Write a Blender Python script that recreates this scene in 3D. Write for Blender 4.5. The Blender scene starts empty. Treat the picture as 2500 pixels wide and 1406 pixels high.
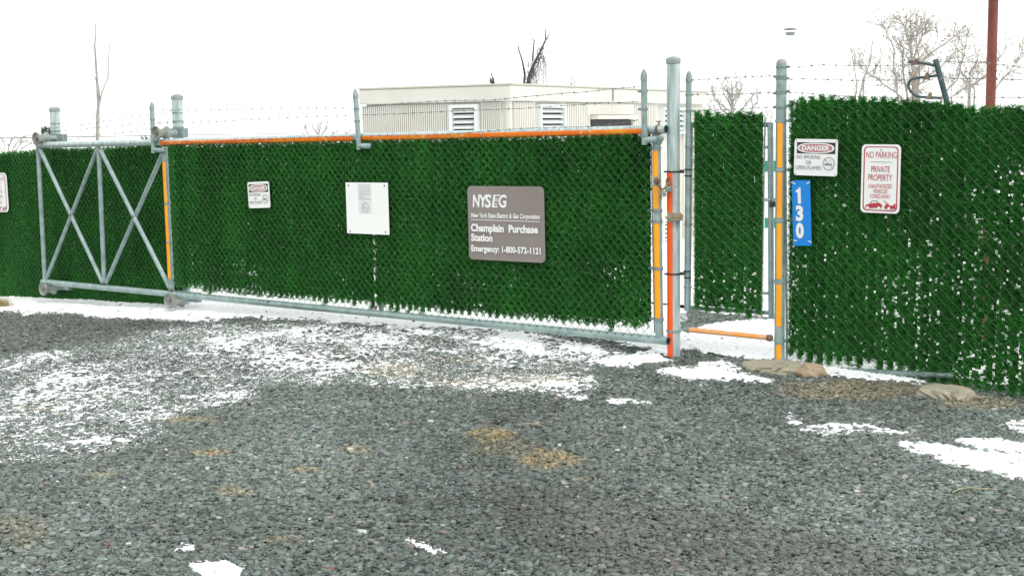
import bpy, math, random
import numpy as np
from mathutils import Vector, Matrix

random.seed(7)
rng = np.random.default_rng(11)
S = bpy.context.scene
COL = S.collection

# ------------------------------------------------------------------ camera
F_PX, W_PX, H_PX = 3400.0, 2500.0, 1406.0
CX, CY = W_PX / 2, H_PX / 2
EYE = 1.61
PITCH, ROLL = math.atan(390 / F_PX), 0.0152
fwd = np.array([0, math.cos(PITCH), -math.sin(PITCH)])
r0 = np.array([1.0, 0, 0]); u0_ = np.array([0, math.sin(PITCH), math.cos(PITCH)])
RT = math.cos(ROLL) * r0 - math.sin(ROLL) * u0_
UP = math.cos(ROLL) * u0_ + math.sin(ROLL) * r0
CAM = np.array([0, 0, EYE])
cd = bpy.data.cameras.new('camera'); cam = bpy.data.objects.new('camera', cd); COL.objects.link(cam)
cd.sensor_width = 36; cd.lens = 36 * F_PX / W_PX; cd.clip_start = .1; cd.clip_end = 3000
m = Matrix.Identity(4)
for i in range(3):
    m[i][0], m[i][1], m[i][2], m[i][3] = RT[i], UP[i], -fwd[i], CAM[i]
cam.matrix_world = m
S.camera = cam

# ------------------------------------------------------------------ light
SUN_EL, SUN_AZ = math.radians(48), math.radians(150)     # azimuth clockwise from +Y
w = bpy.data.worlds.new('World'); S.world = w; w.use_nodes = True
nt = w.node_tree; bg = nt.nodes['Background']
sky = nt.nodes.new('ShaderNodeTexSky'); sky.sky_type = 'NISHITA'; sky.sun_disc = False
sky.sun_elevation = SUN_EL; sky.sun_rotation = SUN_AZ; sky.dust_density = 2; sky.air_density = 1; sky.ozone_density = 1
hs = nt.nodes.new('ShaderNodeHueSaturation'); hs.inputs['Saturation'].default_value = .10
nt.links.new(sky.outputs[0], hs.inputs['Color'])
ov = nt.nodes.new('ShaderNodeMixRGB'); ov.inputs[0].default_value = .8; ov.inputs[2].default_value = (9.4, 9.7, 9.6, 1)   # even overcast over the clear sky
nt.links.new(hs.outputs[0], ov.inputs[1]); nt.links.new(ov.outputs[0], bg.inputs['Color'])
bg.inputs['Strength'].default_value = .15
sl = bpy.data.lights.new('sun', 'SUN'); sl.energy = 1.0; sl.angle = math.radians(14); sl.color = (1, .97, .92)
so = bpy.data.objects.new('sun', sl); COL.objects.link(so)
sd = Vector((math.sin(SUN_AZ) * math.cos(SUN_EL), math.cos(SUN_AZ) * math.cos(SUN_EL), math.sin(SUN_EL)))
so.rotation_euler = sd.to_track_quat('Z', 'Y').to_euler(); so.location = (4, -6, 12)
S.view_settings.view_transform = 'Standard'; S.view_settings.look = 'None'
S.view_settings.exposure = 0.16; S.view_settings.gamma = 1

# ------------------------------------------------------------------ px helpers
def ray(x, y):
    return fwd + RT * ((x - CX) / F_PX) + UP * ((CY - y) / F_PX)

def proj(P):
    v = np.asarray(P, float) - CAM
    zc = v @ fwd
    zc = np.where(np.abs(zc) < 1e-6, 1e-6, zc)
    return CX + F_PX * (v @ RT) / zc, CY - F_PX * (v @ UP) / zc

class Plane:
    def __init__(s, O, ang, off=0):
        s.e = np.array([math.cos(ang), -math.sin(ang), 0]); s.n = np.array([-math.sin(ang), -math.cos(ang), 0])
        s.O = np.array(O, float) + s.n * off
    def at(s, x, y, off=0):
        d = ray(x, y); t = ((s.O + s.n * off - CAM) @ s.n) / (d @ s.n)
        return CAM + d * t
    def uz(s, x, y):
        p = s.at(x, y); return (p - s.O) @ s.e, p[2]
    def pt(s, u, z, v=0):
        return s.O + s.e * u + s.n * v + np.array([0, 0, z])

def at_depth(x, y, Y):
    d = ray(x, y); return CAM + d * (Y / d[1])

TH = math.atan(2.494e-4 * F_PX)
d_ = ray(1645, 872); P0 = CAM + d_ * (EYE / -d_[2]); P0[2] = 0
P1 = at_depth(1903, 884, 9.36)
GATE = Plane(P0, TH, .075)
LEFT = Plane(P0, TH, -.20)
PED = Plane(np.array([P0[0], P0[1], 0]), math.atan2(P0[1] - P1[1], P1[0] - P0[0]), -.05)
RIGHT = Plane(np.array([P1[0], P1[1], 0]), math.radians(41), 0)

def sstep(a, b, x):
    t = np.clip((x - a) / (b - a), 0, 1); return t * t * (3 - 2 * t)

def ground(x, y):
    x = np.asarray(x, float); y = np.asarray(y, float)
    z = -np.minimum(.0046 * np.maximum(0, 1 - x) ** 2, .26)
    b = -((x - P0[0]) * GATE.n[0] + (y - P0[1]) * GATE.n[1])
    z = z - np.minimum(.055 * np.maximum(0, x - 1.95) ** 2, .3)
    z = z * (1 - sstep(2, 9, b)) - .45 * sstep(1.6, 6.5, b)
    return z

def gpx(x, y):
    d = ray(x, y); z = 0.0
    for _ in range(12):
        t = (z - EYE) / d[2]; p = CAM + d * t; z = float(ground(p[0], p[1]))
    p[2] = z
    return p

# ------------------------------------------------------------------ mesh builder
class MB:
    def __init__(s): s.v = []; s.f = []
    def add(s, V, Fc):
        b = len(s.v); s.v += [tuple(map(float, p)) for p in V]; s.f += [tuple(b + i for i in f) for f in Fc]
        return s
    def tube(s, pts, r, n=12, caps=True, taper=None):
        P = [np.array(p, float) for p in pts]; k = len(P)
        rs = [r] * k if np.isscalar(r) else list(r)
        prev = None; V = []; Fc = []
        for i in range(k):
            t = P[min(i + 1, k - 1)] - P[max(i - 1, 0)]; t = t / (np.linalg.norm(t) + 1e-12)
            if prev is None:
                a = np.array([0, 0, 1.]) if abs(t[2]) < .9 else np.array([1., 0, 0])
                a = a - t * (a @ t)
            else:
                a = prev - t * (prev @ t)
            a /= np.linalg.norm(a) + 1e-12; b = np.cross(t, a); prev = a
            for j in range(n):
                q = 2 * math.pi * j / n
                V.append(P[i] + rs[i] * (math.cos(q) * a + math.sin(q) * b))
        for i in range(k - 1):
            for j in range(n):
                Fc.append((i * n + j, i * n + (j + 1) % n, (i + 1) * n + (j + 1) % n, (i + 1) * n + j))
        if caps:
            Fc.append(tuple(range(n - 1, -1, -1))); Fc.append(tuple((k - 1) * n + j for j in range(n)))
        return s.add(V, Fc)
    def strip(s, p0, p1, r, c, half, n=8, th=.002):
        """a bent band on the outside of a pipe: c = unit vector it faces, half = half angle"""
        p0 = np.array(p0, float); p1 = np.array(p1, float); t = p1 - p0; t /= np.linalg.norm(t)
        c = np.array(c, float); c = c - t * (c @ t); c /= np.linalg.norm(c); b = np.cross(t, c)
        V = []
        for p in (p0, p1):
            for rr in (r, r + th):
                for j in range(n + 1):
                    q = -half + 2 * half * j / n
                    V.append(p + rr * (math.cos(q) * c + math.sin(q) * b))
        m_ = n + 1; Fc = []
        for j in range(n):
            Fc.append((m_ + j, m_ + j + 1, 3 * m_ + j + 1, 3 * m_ + j))
            Fc.append((j, 2 * m_ + j, 2 * m_ + j + 1, j + 1))
            Fc.append((j, j + 1, m_ + j + 1, m_ + j)); Fc.append((2 * m_ + j, 3 * m_ + j, 3 * m_ + j + 1, 2 * m_ + j + 1))
        Fc.append((0, m_, 3 * m_, 2 * m_)); Fc.append((n, 2 * m_ + n, 3 * m_ + n, m_ + n))
        return s.add(V, Fc)
    def lathe(s, c, ax, prof, n=20):
        c = np.array(c, float); t = np.array(ax, float); t /= np.linalg.norm(t)
        a = np.array([0, 0, 1.]) if abs(t[2]) < .9 else np.array([1., 0, 0]); a = a - t * (a @ t); a /= np.linalg.norm(a); b = np.cross(t, a)
        V = []; Fc = []; k = len(prof)
        for (r, h) in prof:
            for j in range(n):
                q = 2 * math.pi * j / n; V.append(c + t * h + max(r, 1e-5) * (math.cos(q) * a + math.sin(q) * b))
        for i in range(k - 1):
            for j in range(n):
                Fc.append((i * n + j, i * n + (j + 1) % n, (i + 1) * n + (j + 1) % n, (i + 1) * n + j))
        return s.add(V, Fc)
    def box(s, c, ex, ey, ez):
        c, ex, ey, ez = (np.array(q, float) for q in (c, ex, ey, ez))
        V = [c + sx * ex + sy * ey + sz * ez for sz in (-1, 1) for sy in (-1, 1) for sx in (-1, 1)]
        return s.add(V, [(0, 2, 3, 1), (4, 5, 7, 6), (0, 1, 5, 4), (2, 6, 7, 3), (0, 4, 6, 2), (1, 3, 7, 5)])
    def prism(s, pts, vec):
        vec = np.array(vec, float); n = len(pts); P = [np.array(p, float) for p in pts]
        return s.add(P + [p + vec for p in P], [tuple(range(n - 1, -1, -1)), tuple(n + i for i in range(n))] +
                     [(i, (i + 1) % n, n + (i + 1) % n, n + i) for i in range(n)])
    def build(s, name, mat, parent=None, smooth=True, bevel=0):
        me = bpy.data.meshes.new(name); me.from_pydata(s.v, [], s.f); me.update()
        return link(name, me, mat, parent, smooth, bevel)

def link(name, me, mat, parent=None, smooth=True, bevel=0):
    o = bpy.data.objects.new(name, me); COL.objects.link(o)
    if mat: me.materials.append(mat)
    if smooth:
        me.shade_smooth()
        try: me.set_sharp_from_angle(angle=math.radians(35))
        except Exception: pass
    if bevel:
        b = o.modifiers.new('bevel', 'BEVEL'); b.width = bevel; b.segments = 2; b.limit_method = 'ANGLE'
    if parent is not None:
        o.parent = parent; o.matrix_parent_inverse = Matrix.Translation(-Vector(parent.location)) if parent.type == 'EMPTY' else Matrix.Identity(4)
    return o

def np_mesh(name, V, tris, attr=None):
    me = bpy.data.meshes.new(name); k = tris.shape[1]
    me.vertices.add(len(V)); me.vertices.foreach_set('co', np.asarray(V, np.float32).ravel())
    me.loops.add(tris.size); me.loops.foreach_set('vertex_index', tris.astype(np.int32).ravel())
    me.polygons.add(len(tris)); me.polygons.foreach_set('loop_start', np.arange(0, tris.size, k, dtype=np.int32))
    me.update(calc_edges=True)
    if attr is not None:
        a = me.color_attributes.new('tint', 'FLOAT_COLOR', 'POINT')
        A = np.ones((len(V), 4), np.float32); A[:, :3] = attr; a.data.foreach_set('color', A.ravel())
    return me

def thing(name, label, cat, loc=(0, 0, 0), group=None):
    o = bpy.data.objects.new(name, None); COL.objects.link(o); o.location = tuple(map(float, loc)); o.empty_display_size = .1
    o['label'] = label; o['category'] = cat
    if group: o['group'] = group
    return o

def tag(o, label, cat, group=None):
    o['label'] = label; o['category'] = cat
    if group: o['group'] = group
    return o

# ------------------------------------------------------------------ materials
def mat(name, col, rough=.6, metal=0, col2=None, scale=8, detail=5, bump=0, bscale=60, lo=.35, hi=.65, stretch=None, spec=.5):
    m_ = bpy.data.materials.new(name); m_.use_nodes = True; n = m_.node_tree; p = n.nodes['Principled BSDF']
    p.inputs['Base Color'].default_value = (*col, 1); p.inputs['Roughness'].default_value = rough; p.inputs['Metallic'].default_value = metal
    p.inputs['Specular IOR Level'].default_value = spec
    tc = n.nodes.new('ShaderNodeTexCoord'); mp = n.nodes.new('ShaderNodeMapping'); n.links.new(tc.outputs['Object'], mp.inputs[0])
    if stretch: mp.inputs['Scale'].default_value = stretch
    if col2:
        nz = n.nodes.new('ShaderNodeTexNoise'); nz.inputs['Scale'].default_value = scale; nz.inputs['Detail'].default_value = detail
        cr = n.nodes.new('ShaderNodeValToRGB'); cr.color_ramp.elements[0].position = lo; cr.color_ramp.elements[1].position = hi
        cr.color_ramp.elements[0].color = (*col, 1); cr.color_ramp.elements[1].color = (*col2, 1)
        n.links.new(mp.outputs[0], nz.inputs['Vector']); n.links.new(nz.outputs['Fac'], cr.inputs[0]); n.links.new(cr.outputs[0], p.inputs['Base Color'])
    if bump:
        nb = n.nodes.new('ShaderNodeTexNoise'); nb.inputs['Scale'].default_value = bscale; nb.inputs['Detail'].default_value = 4
        bp = n.nodes.new('ShaderNodeBump'); bp.inputs['Strength'].default_value = bump; bp.inputs['Distance'].default_value = .01
        n.links.new(mp.outputs[0], nb.inputs['Vector']); n.links.new(nb.outputs['Fac'], bp.inputs['Height']); n.links.new(bp.outputs[0], p.inputs['Normal'])
    return m_

def fleck(m_, col, scale=70, thr=.66):
    n = m_.node_tree; p = n.nodes['Principled BSDF']; src = p.inputs['Base Color'].links[0].from_socket
    tc = n.nodes.new('ShaderNodeTexCoord'); nz = n.nodes.new('ShaderNodeTexNoise'); nz.inputs['Scale'].default_value = scale; nz.inputs['Detail'].default_value = 6
    cr = n.nodes.new('ShaderNodeValToRGB'); cr.color_ramp.elements[0].position = thr; cr.color_ramp.elements[1].position = thr + .03
    mx = n.nodes.new('ShaderNodeMixRGB'); mx.inputs[2].default_value = (*col, 1)
    n.links.new(tc.outputs['Object'], nz.inputs['Vector']); n.links.new(nz.outputs['Fac'], cr.inputs[0]); n.links.new(cr.outputs[0], mx.inputs[0])
    n.links.new(src, mx.inputs[1]); n.links.new(mx.outputs[0], p.inputs['Base Color'])

def attr_mat(name, rough=.6, spec=.5, mul=None, trans=0):
    m_ = bpy.data.materials.new(name); m_.use_nodes = True; n = m_.node_tree; p = n.nodes['Principled BSDF']
    a = n.nodes.new('ShaderNodeAttribute'); a.attribute_name = 'tint'
    n.links.new(a.outputs['Color'], p.inputs['Base Color']); p.inputs['Roughness'].default_value = rough
    p.inputs['Specular IOR Level'].default_value = spec
    return m_

M = {}
M['galv'] = mat('galvanised_steel', (.225, .315, .305), .45, .2, (.34, .44, .425), 14, 6, .15, 90)
M['galv_pale'] = mat('pale_galvanised_steel', (.33, .43, .425), .4, .25, (.58, .67, .66), 6, 8, .1, 60, stretch=(6, 6, .7))
M['galv_dark'] = mat('weathered_steel', (.19, .25, .25), .55, .3, (.30, .37, .36), 20, 6, .2, 90)
M['roller'] = mat('worn_roller', (.20, .215, .19), .55, .2, (.33, .36, .33), 18, 6, .2, 80)
M['cap'] = mat('cast_cap', (.26, .29, .29), .6, .3, (.36, .39, .39), 30, 4, .3, 120)
M['rust'] = mat('rusty_steel', (.13, .065, .04), .8, .1, (.26, .2, .15), 40, 6, .3, 120)
M['tan_rust'] = mat('ochre_weathered_steel', (.24, .2, .12), .7, .1, (.36, .31, .2), 18, 6, .3, 90)
M['black'] = mat('black_iron', (.02, .02, .022), .5, .2, (.045, .04, .04), 30, 4)
M['bore_shade'] = mat('painted_bore_shade', (.012, .012, .012), .9)  # black painted in for the shade inside the pipes
M['orange'] = mat('orange_reflective_tape', (1.0, .19, .004), .35, 0, (1.0, .34, .015), 4, 6, .05, 50, .42, .7)
M['amber'] = mat('amber_reflective_tape', (1.0, .36, .004), .35, 0, (1.0, .43, .012), 7, 4, .03, 60)
M['red_orange'] = mat('red_orange_paint', (.95, .085, .006), .4, 0, (1.0, .13, .008), 6, 4, .05, 60)
M['worn_orange'] = mat('worn_orange_tape', (.80, .30, .07), .55, 0, (.55, .42, .28), 30, 8, .1, 60, .46, .66)
fleck(M['orange'], (.8, .62, .45), 30, .63); fleck(M['amber'], (.8, .6, .35), 50, .74); fleck(M['red_orange'], (.45, .3, .25), 40, .68); fleck(M['galv_pale'], (.30, .33, .32), 45, .67); fleck(M['galv'], (.25, .22, .19), 35, .70)
M['wire'] = mat('green_coated_wire', (.03, .11, .03), .5, 0)
M['wire_grey'] = mat('grey_wire', (.16, .19, .19), .5, .5)
M['barb'] = mat('barbed_wire_steel', (.15, .15, .155), .55, .3, (.22, .2, .19), 60)
M['hedge'] = attr_mat('plastic_needles', .5, .22)
M['core'] = mat('hedge_core', (.006, .035, .006), .8, spec=.15)  # near-black colour paints shade into the gaps between the ribs
M['white'] = mat('white_sign', (.90, .91, .89), .4)
M['signback'] = mat('aluminium', (.5, .52, .52), .4, .6)
M['blue'] = mat('blue_sign', (.002, .235, .72), .35)
M['brown'] = mat('brown_sign', (.245, .21, .192), .45, 0, (.275, .235, .215), 3, 5)
M['red'] = mat('faded_red_print', (.50, .035, .06), .5)
M['pink'] = mat('faded_pink_print', (.52, .24, .26), .5)
M['blackink'] = mat('faded_black_print', (.03, .03, .035), .5)
M['greyink'] = mat('faded_grey_print', (.20, .20, .21), .5)
M['palegrey'] = mat('faded_sticker', (.74, .78, .76), .5)
M['lineink'] = mat('pale_grey_print', (.52, .56, .55), .5)
M['whiteink'] = mat('white_lettering', (.85, .85, .83), .4)
M['cream'] = mat('cream_panel', (.62, .605, .545), .6, 0, (.69, .675, .61), 1.5, 6, .03, 40)
M['cream_dark'] = mat('cream_rib', (.54, .51, .43), .6)
M['louvre'] = mat('pale_metal_louvre', (.72, .75, .73), .5)
M['interior_dark'] = mat('dark_interior', (.05, .055, .055), .8)  # dark colour stands for the unlit space behind openings
M['bark'] = mat('washed_out_bark', (.30, .28, .255), .9, 0, (.40, .37, .34), 12, 5)  # bark lightened to paint in the overexposure of the distant trees
M['bark_dark'] = mat('dark_bark', (.07, .065, .06), .9, 0, (.11, .1, .09), 12, 5)
M['bark_washed'] = mat('pale_washed_out_bark', (.36, .33, .30), .9, 0, (.45, .42, .39), 12, 5)  # paler still, overexposure put into the bark colour
M['dry_leaf'] = mat('dry_leaf', (.34, .27, .15), .8, 0, (.42, .35, .22), 5)
M['evergreen'] = mat('evergreen_needles', (.02, .06, .025), .7, 0, (.03, .085, .035), 8)
M['rust_pole'] = mat('red_brown_pole', (.15, .034, .024), .7, 0, (.21, .062, .045), 9, 6, .3, 90, stretch=(1, 1, .25))
M['slate'] = mat('dark_slate_paint', (.035, .07, .075), .4, .2, (.06, .10, .105), 12, 4)
M['concrete'] = mat('old_concrete', (.31, .285, .21), .9, 0, (.42, .39, .30), 16, 8, .8, 60)
M['boulder'] = mat('tan_boulder', (.31, .225, .14), .9, 0, (.42, .33, .23), 9, 8, .6, 40)
M['straw'] = mat('dry_straw', (.50, .44, .24), .8)
M['drygrass'] = mat('dry_grass', (.30, .24, .10), .9, 0, (.4, .33, .16), 10)
M['greenpaint'] = mat('green_band', (.01, .24, .12), .45)
M['whitepaint'] = mat('white_paint', (.82, .84, .83), .5)
M['yellow'] = mat('yellow_paint', (.75, .55, .01), .45)
M['brass'] = mat('brass', (.45, .33, .12), .35, .8)
M['stone'] = attr_mat('crushed_stone', .8, .35)
M['snow'] = mat('snow', (.88, .89, .90), .7, 0, None, 5, 4, .5, 45, spec=.3)
M['soil'] = mat('ground_fines', (.045, .05, .046), .95, 0, (.13, .13, .12), 25, 8, .8, 90)

# ------------------------------------------------------------------ value noise
def vnoise(x, y, seed, n=256):
    g = np.random.default_rng(seed).random((n, n))
    xi = np.floor(x).astype(int); yi = np.floor(y).astype(int); fx = x - xi; fy = y - yi
    fx = fx * fx * (3 - 2 * fx); fy = fy * fy * (3 - 2 * fy)
    a = g[xi % n, yi % n]; b = g[(xi + 1) % n, yi % n]; c = g[xi % n, (yi + 1) % n]; d = g[(xi + 1) % n, (yi + 1) % n]
    return (a * (1 - fx) + b * fx) * (1 - fy) + (c * (1 - fx) + d * fx) * fy

# where the snow lies: outlines on the ground, given by their corners in the photograph
RW, RH = 700, 360      # raster over x -150..2650, y 660..1560 (4 x 2.5 px cells)
gx = -150 + 4 * (np.arange(RW) + .5); gy = 660 + 2.5 * (np.arange(RH) + .5)
GX, GY = np.meshgrid(gx, gy)
def poly(pts):
    ins = np.zeros(GX.shape, bool); n = len(pts)
    for i in range(n):
        x1, y1 = pts[i]; x2, y2 = pts[(i + 1) % n]
        if y1 == y2: continue
        c = ((y1 > GY) != (y2 > GY)) & (GX < (x2 - x1) * (GY - y1) / (y2 - y1) + x1); ins ^= c
    return ins.astype(float)
def blur(a, k):
    for _ in range(k):
        a = (np.roll(a, 1, 0) + np.roll(a, -1, 0) + 2 * a) / 4; a = (np.roll(a, 1, 1) + np.roll(a, -1, 1) + 2 * a) / 4
    return a
SN = np.zeros(GX.shape)
def snow(pts, val, k=2):
    global SN
    SN = np.maximum(SN, blur(poly(pts), k) * val)
# thin dusting first, then deep snow
snow([(-150, 905), (60, 860), (260, 850), (330, 815), (480, 788), (900, 792), (1200, 800), (1480, 835), (1560, 880), (1430, 900), (1480, 945), (1380, 965), (1000, 950), (880, 940), (640, 945), (640, 980), (440, 1010), (380, 1085), (250, 1120), (-150, 1150)], .40, 8)
snow([(-150, 1000), (100, 960), (300, 930), (420, 960), (420, 1010), (330, 1080), (150, 1110), (-150, 1080)], .48, 6)
snow([(300, 860), (420, 835), (640, 890), (640, 930), (420, 940), (200, 950), (100, 920)], .47, 6)
snow([(450, 800), (900, 800), (1000, 830), (900, 880), (640, 890), (500, 860)], .49, 8)
snow([(620, 860), (760, 870), (900, 885), (880, 910), (700, 915), (600, 900)], .53, 5)
snow([(930, 805), (1240, 806), (1480, 845), (1480, 880), (1330, 872), (1100, 835)], .68, 6)
snow([(1150, 900), (1430, 905), (1480, 945), (1380, 962), (1150, 945)], .47, 6)
snow([(440, 965), (560, 955), (620, 960), (600, 975), (480, 980), (440, 975)], .68, 2)
snow([(540, 938), (620, 935), (620, 946), (550, 948)], .70, 2)
snow([(-150, 780), (-150, 690), (90, 690), (480, 690), (900, 720), (1400, 770), (1640, 800), (1640, 845), (1560, 850), (1470, 822), (1240, 803), (1000, 802), (880, 790), (740, 783), (600, 776), (480, 785), (400, 784), (250, 778), (180, 768), (0, 762)], 1.0, 2)
snow([(10, 742), (20, 728), (75, 722), (95, 735), (95, 748), (10, 750)], 1.5, 2)
snow([(1460, 885), (1530, 868), (1640, 858), (1645, 868), (1600, 872), (1650, 884), (1600, 888), (1540, 896), (1475, 898)], .95, 1)
snow([(1600, 912), (1640, 904), (1700, 896), (1740, 897), (1800, 908), (1850, 918), (1885, 932), (1800, 930), (1700, 930), (1640, 922)], .85, 1)
snow([(1700, 882), (1760, 878), (1830, 900), (1790, 908), (1690, 893)], .62, 1)
snow([(1560, 690), (1664, 690), (1664, 866), (1620, 866), (1560, 840)], 1.0, 1)
snow([(1650, 815), (1900, 800), (1910, 880), (1860, 884), (1800, 876), (1740, 862), (1660, 850)], 1.0, 1)
snow([(1650, 660), (1910, 660), (1910, 756), (1880, 775), (1770, 768), (1700, 745), (1650, 742)], 1.0, 2)
snow([(1760, 788), (1840, 778), (1900, 780), (1900, 815), (1740, 815), (1690, 806)], .85, 2)
snow([(1912, 880), (2000, 890), (2180, 902), (2260, 935), (2230, 938), (2100, 925), (1985, 905), (1920, 895)], 1.0, 1)
snow([(1900, 680), (2600, 680), (2600, 930), (2420, 940), (2260, 915), (1910, 880)], .9, 1)
snow([(1358, 968), (1400, 962), (1440, 966), (1430, 977), (1385, 976)], .72, 1)
snow([(1460, 980), (1520, 975), (1590, 982), (1590, 990), (1520, 986)], .72, 1)
snow([(1960, 1046), (1995, 1034), (2100, 1034), (2130, 1046), (2230, 1060), (2200, 1066), (2100, 1058), (2060, 1066), (2010, 1066)], .74, 1)
snow([(1890, 1003), (1950, 1022), (1962, 1035), (1930, 1035)], .62, 1)
snow([(2195, 1090), (2230, 1082), (2330, 1092), (2420, 1110), (2650, 1125), (2650, 1185), (2480, 1175), (2400, 1150), (2290, 1130), (2310, 1120), (2240, 1105)], .80, 1)
snow([(2330, 1078), (2400, 1074), (2650, 1095), (2650, 1112), (2480, 1108), (2400, 1102)], .82, 1)
snow([(2425, 1032), (2650, 1025), (2650, 1062), (2480, 1058)], .70, 1)
snow([(455, 1382), (490, 1372), (570, 1374), (600, 1390), (585, 1420), (500, 1420)], .95, 1)
snow([(435, 1338), (470, 1330), (492, 1340), (470, 1348), (440, 1346)], .78, 1)
snow([(990, 1324), (1010, 1322), (1060, 1336), (1098, 1350), (1060, 1358), (1030, 1342)], .88, 1)
snow([(110, 1168), (150, 1168), (140, 1178)], .7, 1)
TAN = np.zeros(GX.shape)
def tan_(cx, cy, rx, ry, v):
    global TAN
    TAN = np.maximum(TAN, v * np.clip(1.35 - ((GX - cx) / rx) ** 2 - ((GY - cy) / ry) ** 2, 0, 1))
for a in ((1205, 1066, 62, 16, 1), (1335, 1122, 78, 24, .85), (1230, 1095, 90, 26, .4), (510, 1108, 62, 9, .6), (755, 1152, 45, 7, .5), (870, 1100, 50, 14, .4),
          (575, 1200, 45, 10, .5), (255, 1163, 35, 12, .4), (960, 905, 80, 18, .6), (1230, 935, 210, 16, .45), (1140, 880, 70, 10, .3), (60, 1300, 70, 40, .3), (460, 1025, 80, 10, .5),
          (2080, 955, 190, 26, .55), (2380, 985, 120, 18, .5), (80, 998, 60, 6, .4), (690, 1320, 60, 10, .35), (1430, 1172, 30, 8, .4)):
    tan_(*a)
DRT = blur(poly([(1150, 1180), (1700, 1240), (2150, 1330), (2250, 1420), (1500, 1420), (1300, 1330)]), 40) + .7 * blur(poly([(-100, 760), (420, 785), (300, 830), (0, 860)]), 8)

def samp(A, px, py):
    i = np.clip(((py - 660) / 2.5).astype(int), 0, RH - 1); j = np.clip(((px + 150) / 4).astype(int), 0, RW - 1)
    return np.where((px > -150) & (px < 2650) & (py > 660) & (py < 1560), A[i, j], 0)

# ------------------------------------------------------------------ ground, snow, gravel
ax_ = np.concatenate([[-900, -400, -150, -60, -30], np.arange(-18, 14, .4), [20, 40, 90, 200, 500, 900]])
ay_ = np.concatenate([[-60, -20, -8], np.arange(-3, 34, .4), [40, 60, 100, 200, 500, 1500]])
XX, YY = np.meshgrid(ax_, ay_); ZZ = ground(XX, YY) - .004
nx, ny = len(ax_), len(ay_)
idx = np.arange(nx * ny).reshape(ny, nx)
q = np.stack([idx[:-1, :-1], idx[:-1, 1:], idx[1:, 1:], idx[1:, :-1]], -1).reshape(-1, 4)
o = link('ground', np_mesh('ground', np.stack([XX, YY, ZZ], -1).reshape(-1, 3), q), M['soil'], smooth=True); o['kind'] = 'structure'

def ico():
    t = (1 + 5 ** .5) / 2
    v = np.array([(-1, t, 0), (1, t, 0), (-1, -t, 0), (1, -t, 0), (0, -1, t), (0, 1, t), (0, -1, -t), (0, 1, -t), (t, 0, -1), (t, 0, 1), (-t, 0, -1), (-t, 0, 1)], float)
    f = np.array([(0, 11, 5), (0, 5, 1), (0, 1, 7), (0, 7, 10), (0, 10, 11), (1, 5, 9), (5, 11, 4), (11, 10, 2), (10, 7, 6), (7, 1, 8), (3, 9, 4), (3, 4, 2), (3, 2, 6), (3, 6, 8), (3, 8, 9), (4, 9, 5), (2, 4, 11), (6, 2, 10), (8, 6, 7), (9, 8, 1)])
    return v / np.linalg.norm(v[0]), f
OCT = (np.array([(1, 0, 0), (-1, 0, 0), (0, 1, 0), (0, -1, 0), (0, 0, 1), (0, 0, -1)], float),
       np.array([(0, 2, 4), (2, 1, 4), (1, 3, 4), (3, 0, 4), (2, 0, 5), (1, 2, 5), (3, 1, 5), (0, 3, 5)]))

CHIP = (np.array([(x_, y_, z_) for z_ in (-1, 1) for y_ in (-1, 1) for x_ in (-1, 1)], float) * .72,
        np.array([(0, 2, 3), (0, 3, 1), (4, 5, 7), (4, 7, 6), (0, 1, 5), (0, 5, 4), (2, 6, 7), (2, 7, 3), (0, 4, 6), (0, 6, 2), (1, 3, 7), (1, 7, 5)]))

def depth_of_snow(x, y):
    px, py = proj(np.stack([x, y, ground(x, y)], -1))
    jx = (vnoise(x * 6, y * 6, 3) - .5) * 34 + (vnoise(x * 22, y * 22, 13) - .5) * 16
    jy = (vnoise(x * 5, y * 5, 4) - .5) * 12 + (vnoise(x * 20, y * 20, 14) - .5) * 6
    m_ = samp(SN, px + jx, py + jy)
    n1 = vnoise(x * 7, y * 7, 5) - .5; n2 = vnoise(x * 34, y * 34, 6) - .5; n3 = vnoise(x * 75, y * 75, 8) - .5; n0 = vnoise(x * 2.2, y * 2.2, 9) - .5
    h = -.015 + np.minimum(m_ * .044, .022 + m_ * .004) + (n0 * .007 + n1 * .010 + n2 * .012 + n3 * .011) * np.clip(m_ * 3, 0, 1) * np.where((m_ > .2) & (m_ < .66), .75, 1) + (n0 * .007 - n1 * .002) * ((m_ > .2) & (m_ < .66))
    return h, m_
st = .012
sx = np.arange(-8.2, 4.6, st); sy = np.arange(4.7, 17.2, st)
XX, YY = np.meshgrid(sx, sy)
hh, mm_ = depth_of_snow(XX, YY)
bb = -((XX - P0[0]) * GATE.n[0] + (YY - P0[1]) * GATE.n[1])
V = np.stack([XX, YY, ground(XX, YY) + hh], -1).reshape(-1, 3)
ny, nx = XX.shape; idx = np.arange(nx * ny).reshape(ny, nx)
ok = (hh > -.006); keep = ok[:-1, :-1] | ok[:-1, 1:] | ok[1:, 1:] | ok[1:, :-1]
keep &= (bb[:-1, :-1] < 3.0)
q = np.stack([idx[:-1, :-1], idx[:-1, 1:], idx[1:, 1:], idx[1:, :-1]], -1)[keep]
used, inv = np.unique(q.ravel(), return_inverse=True)
o = link('snow', np_mesh('snow', V[used], inv.reshape(-1, 4)), M['snow']); o['kind'] = 'stuff'
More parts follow.
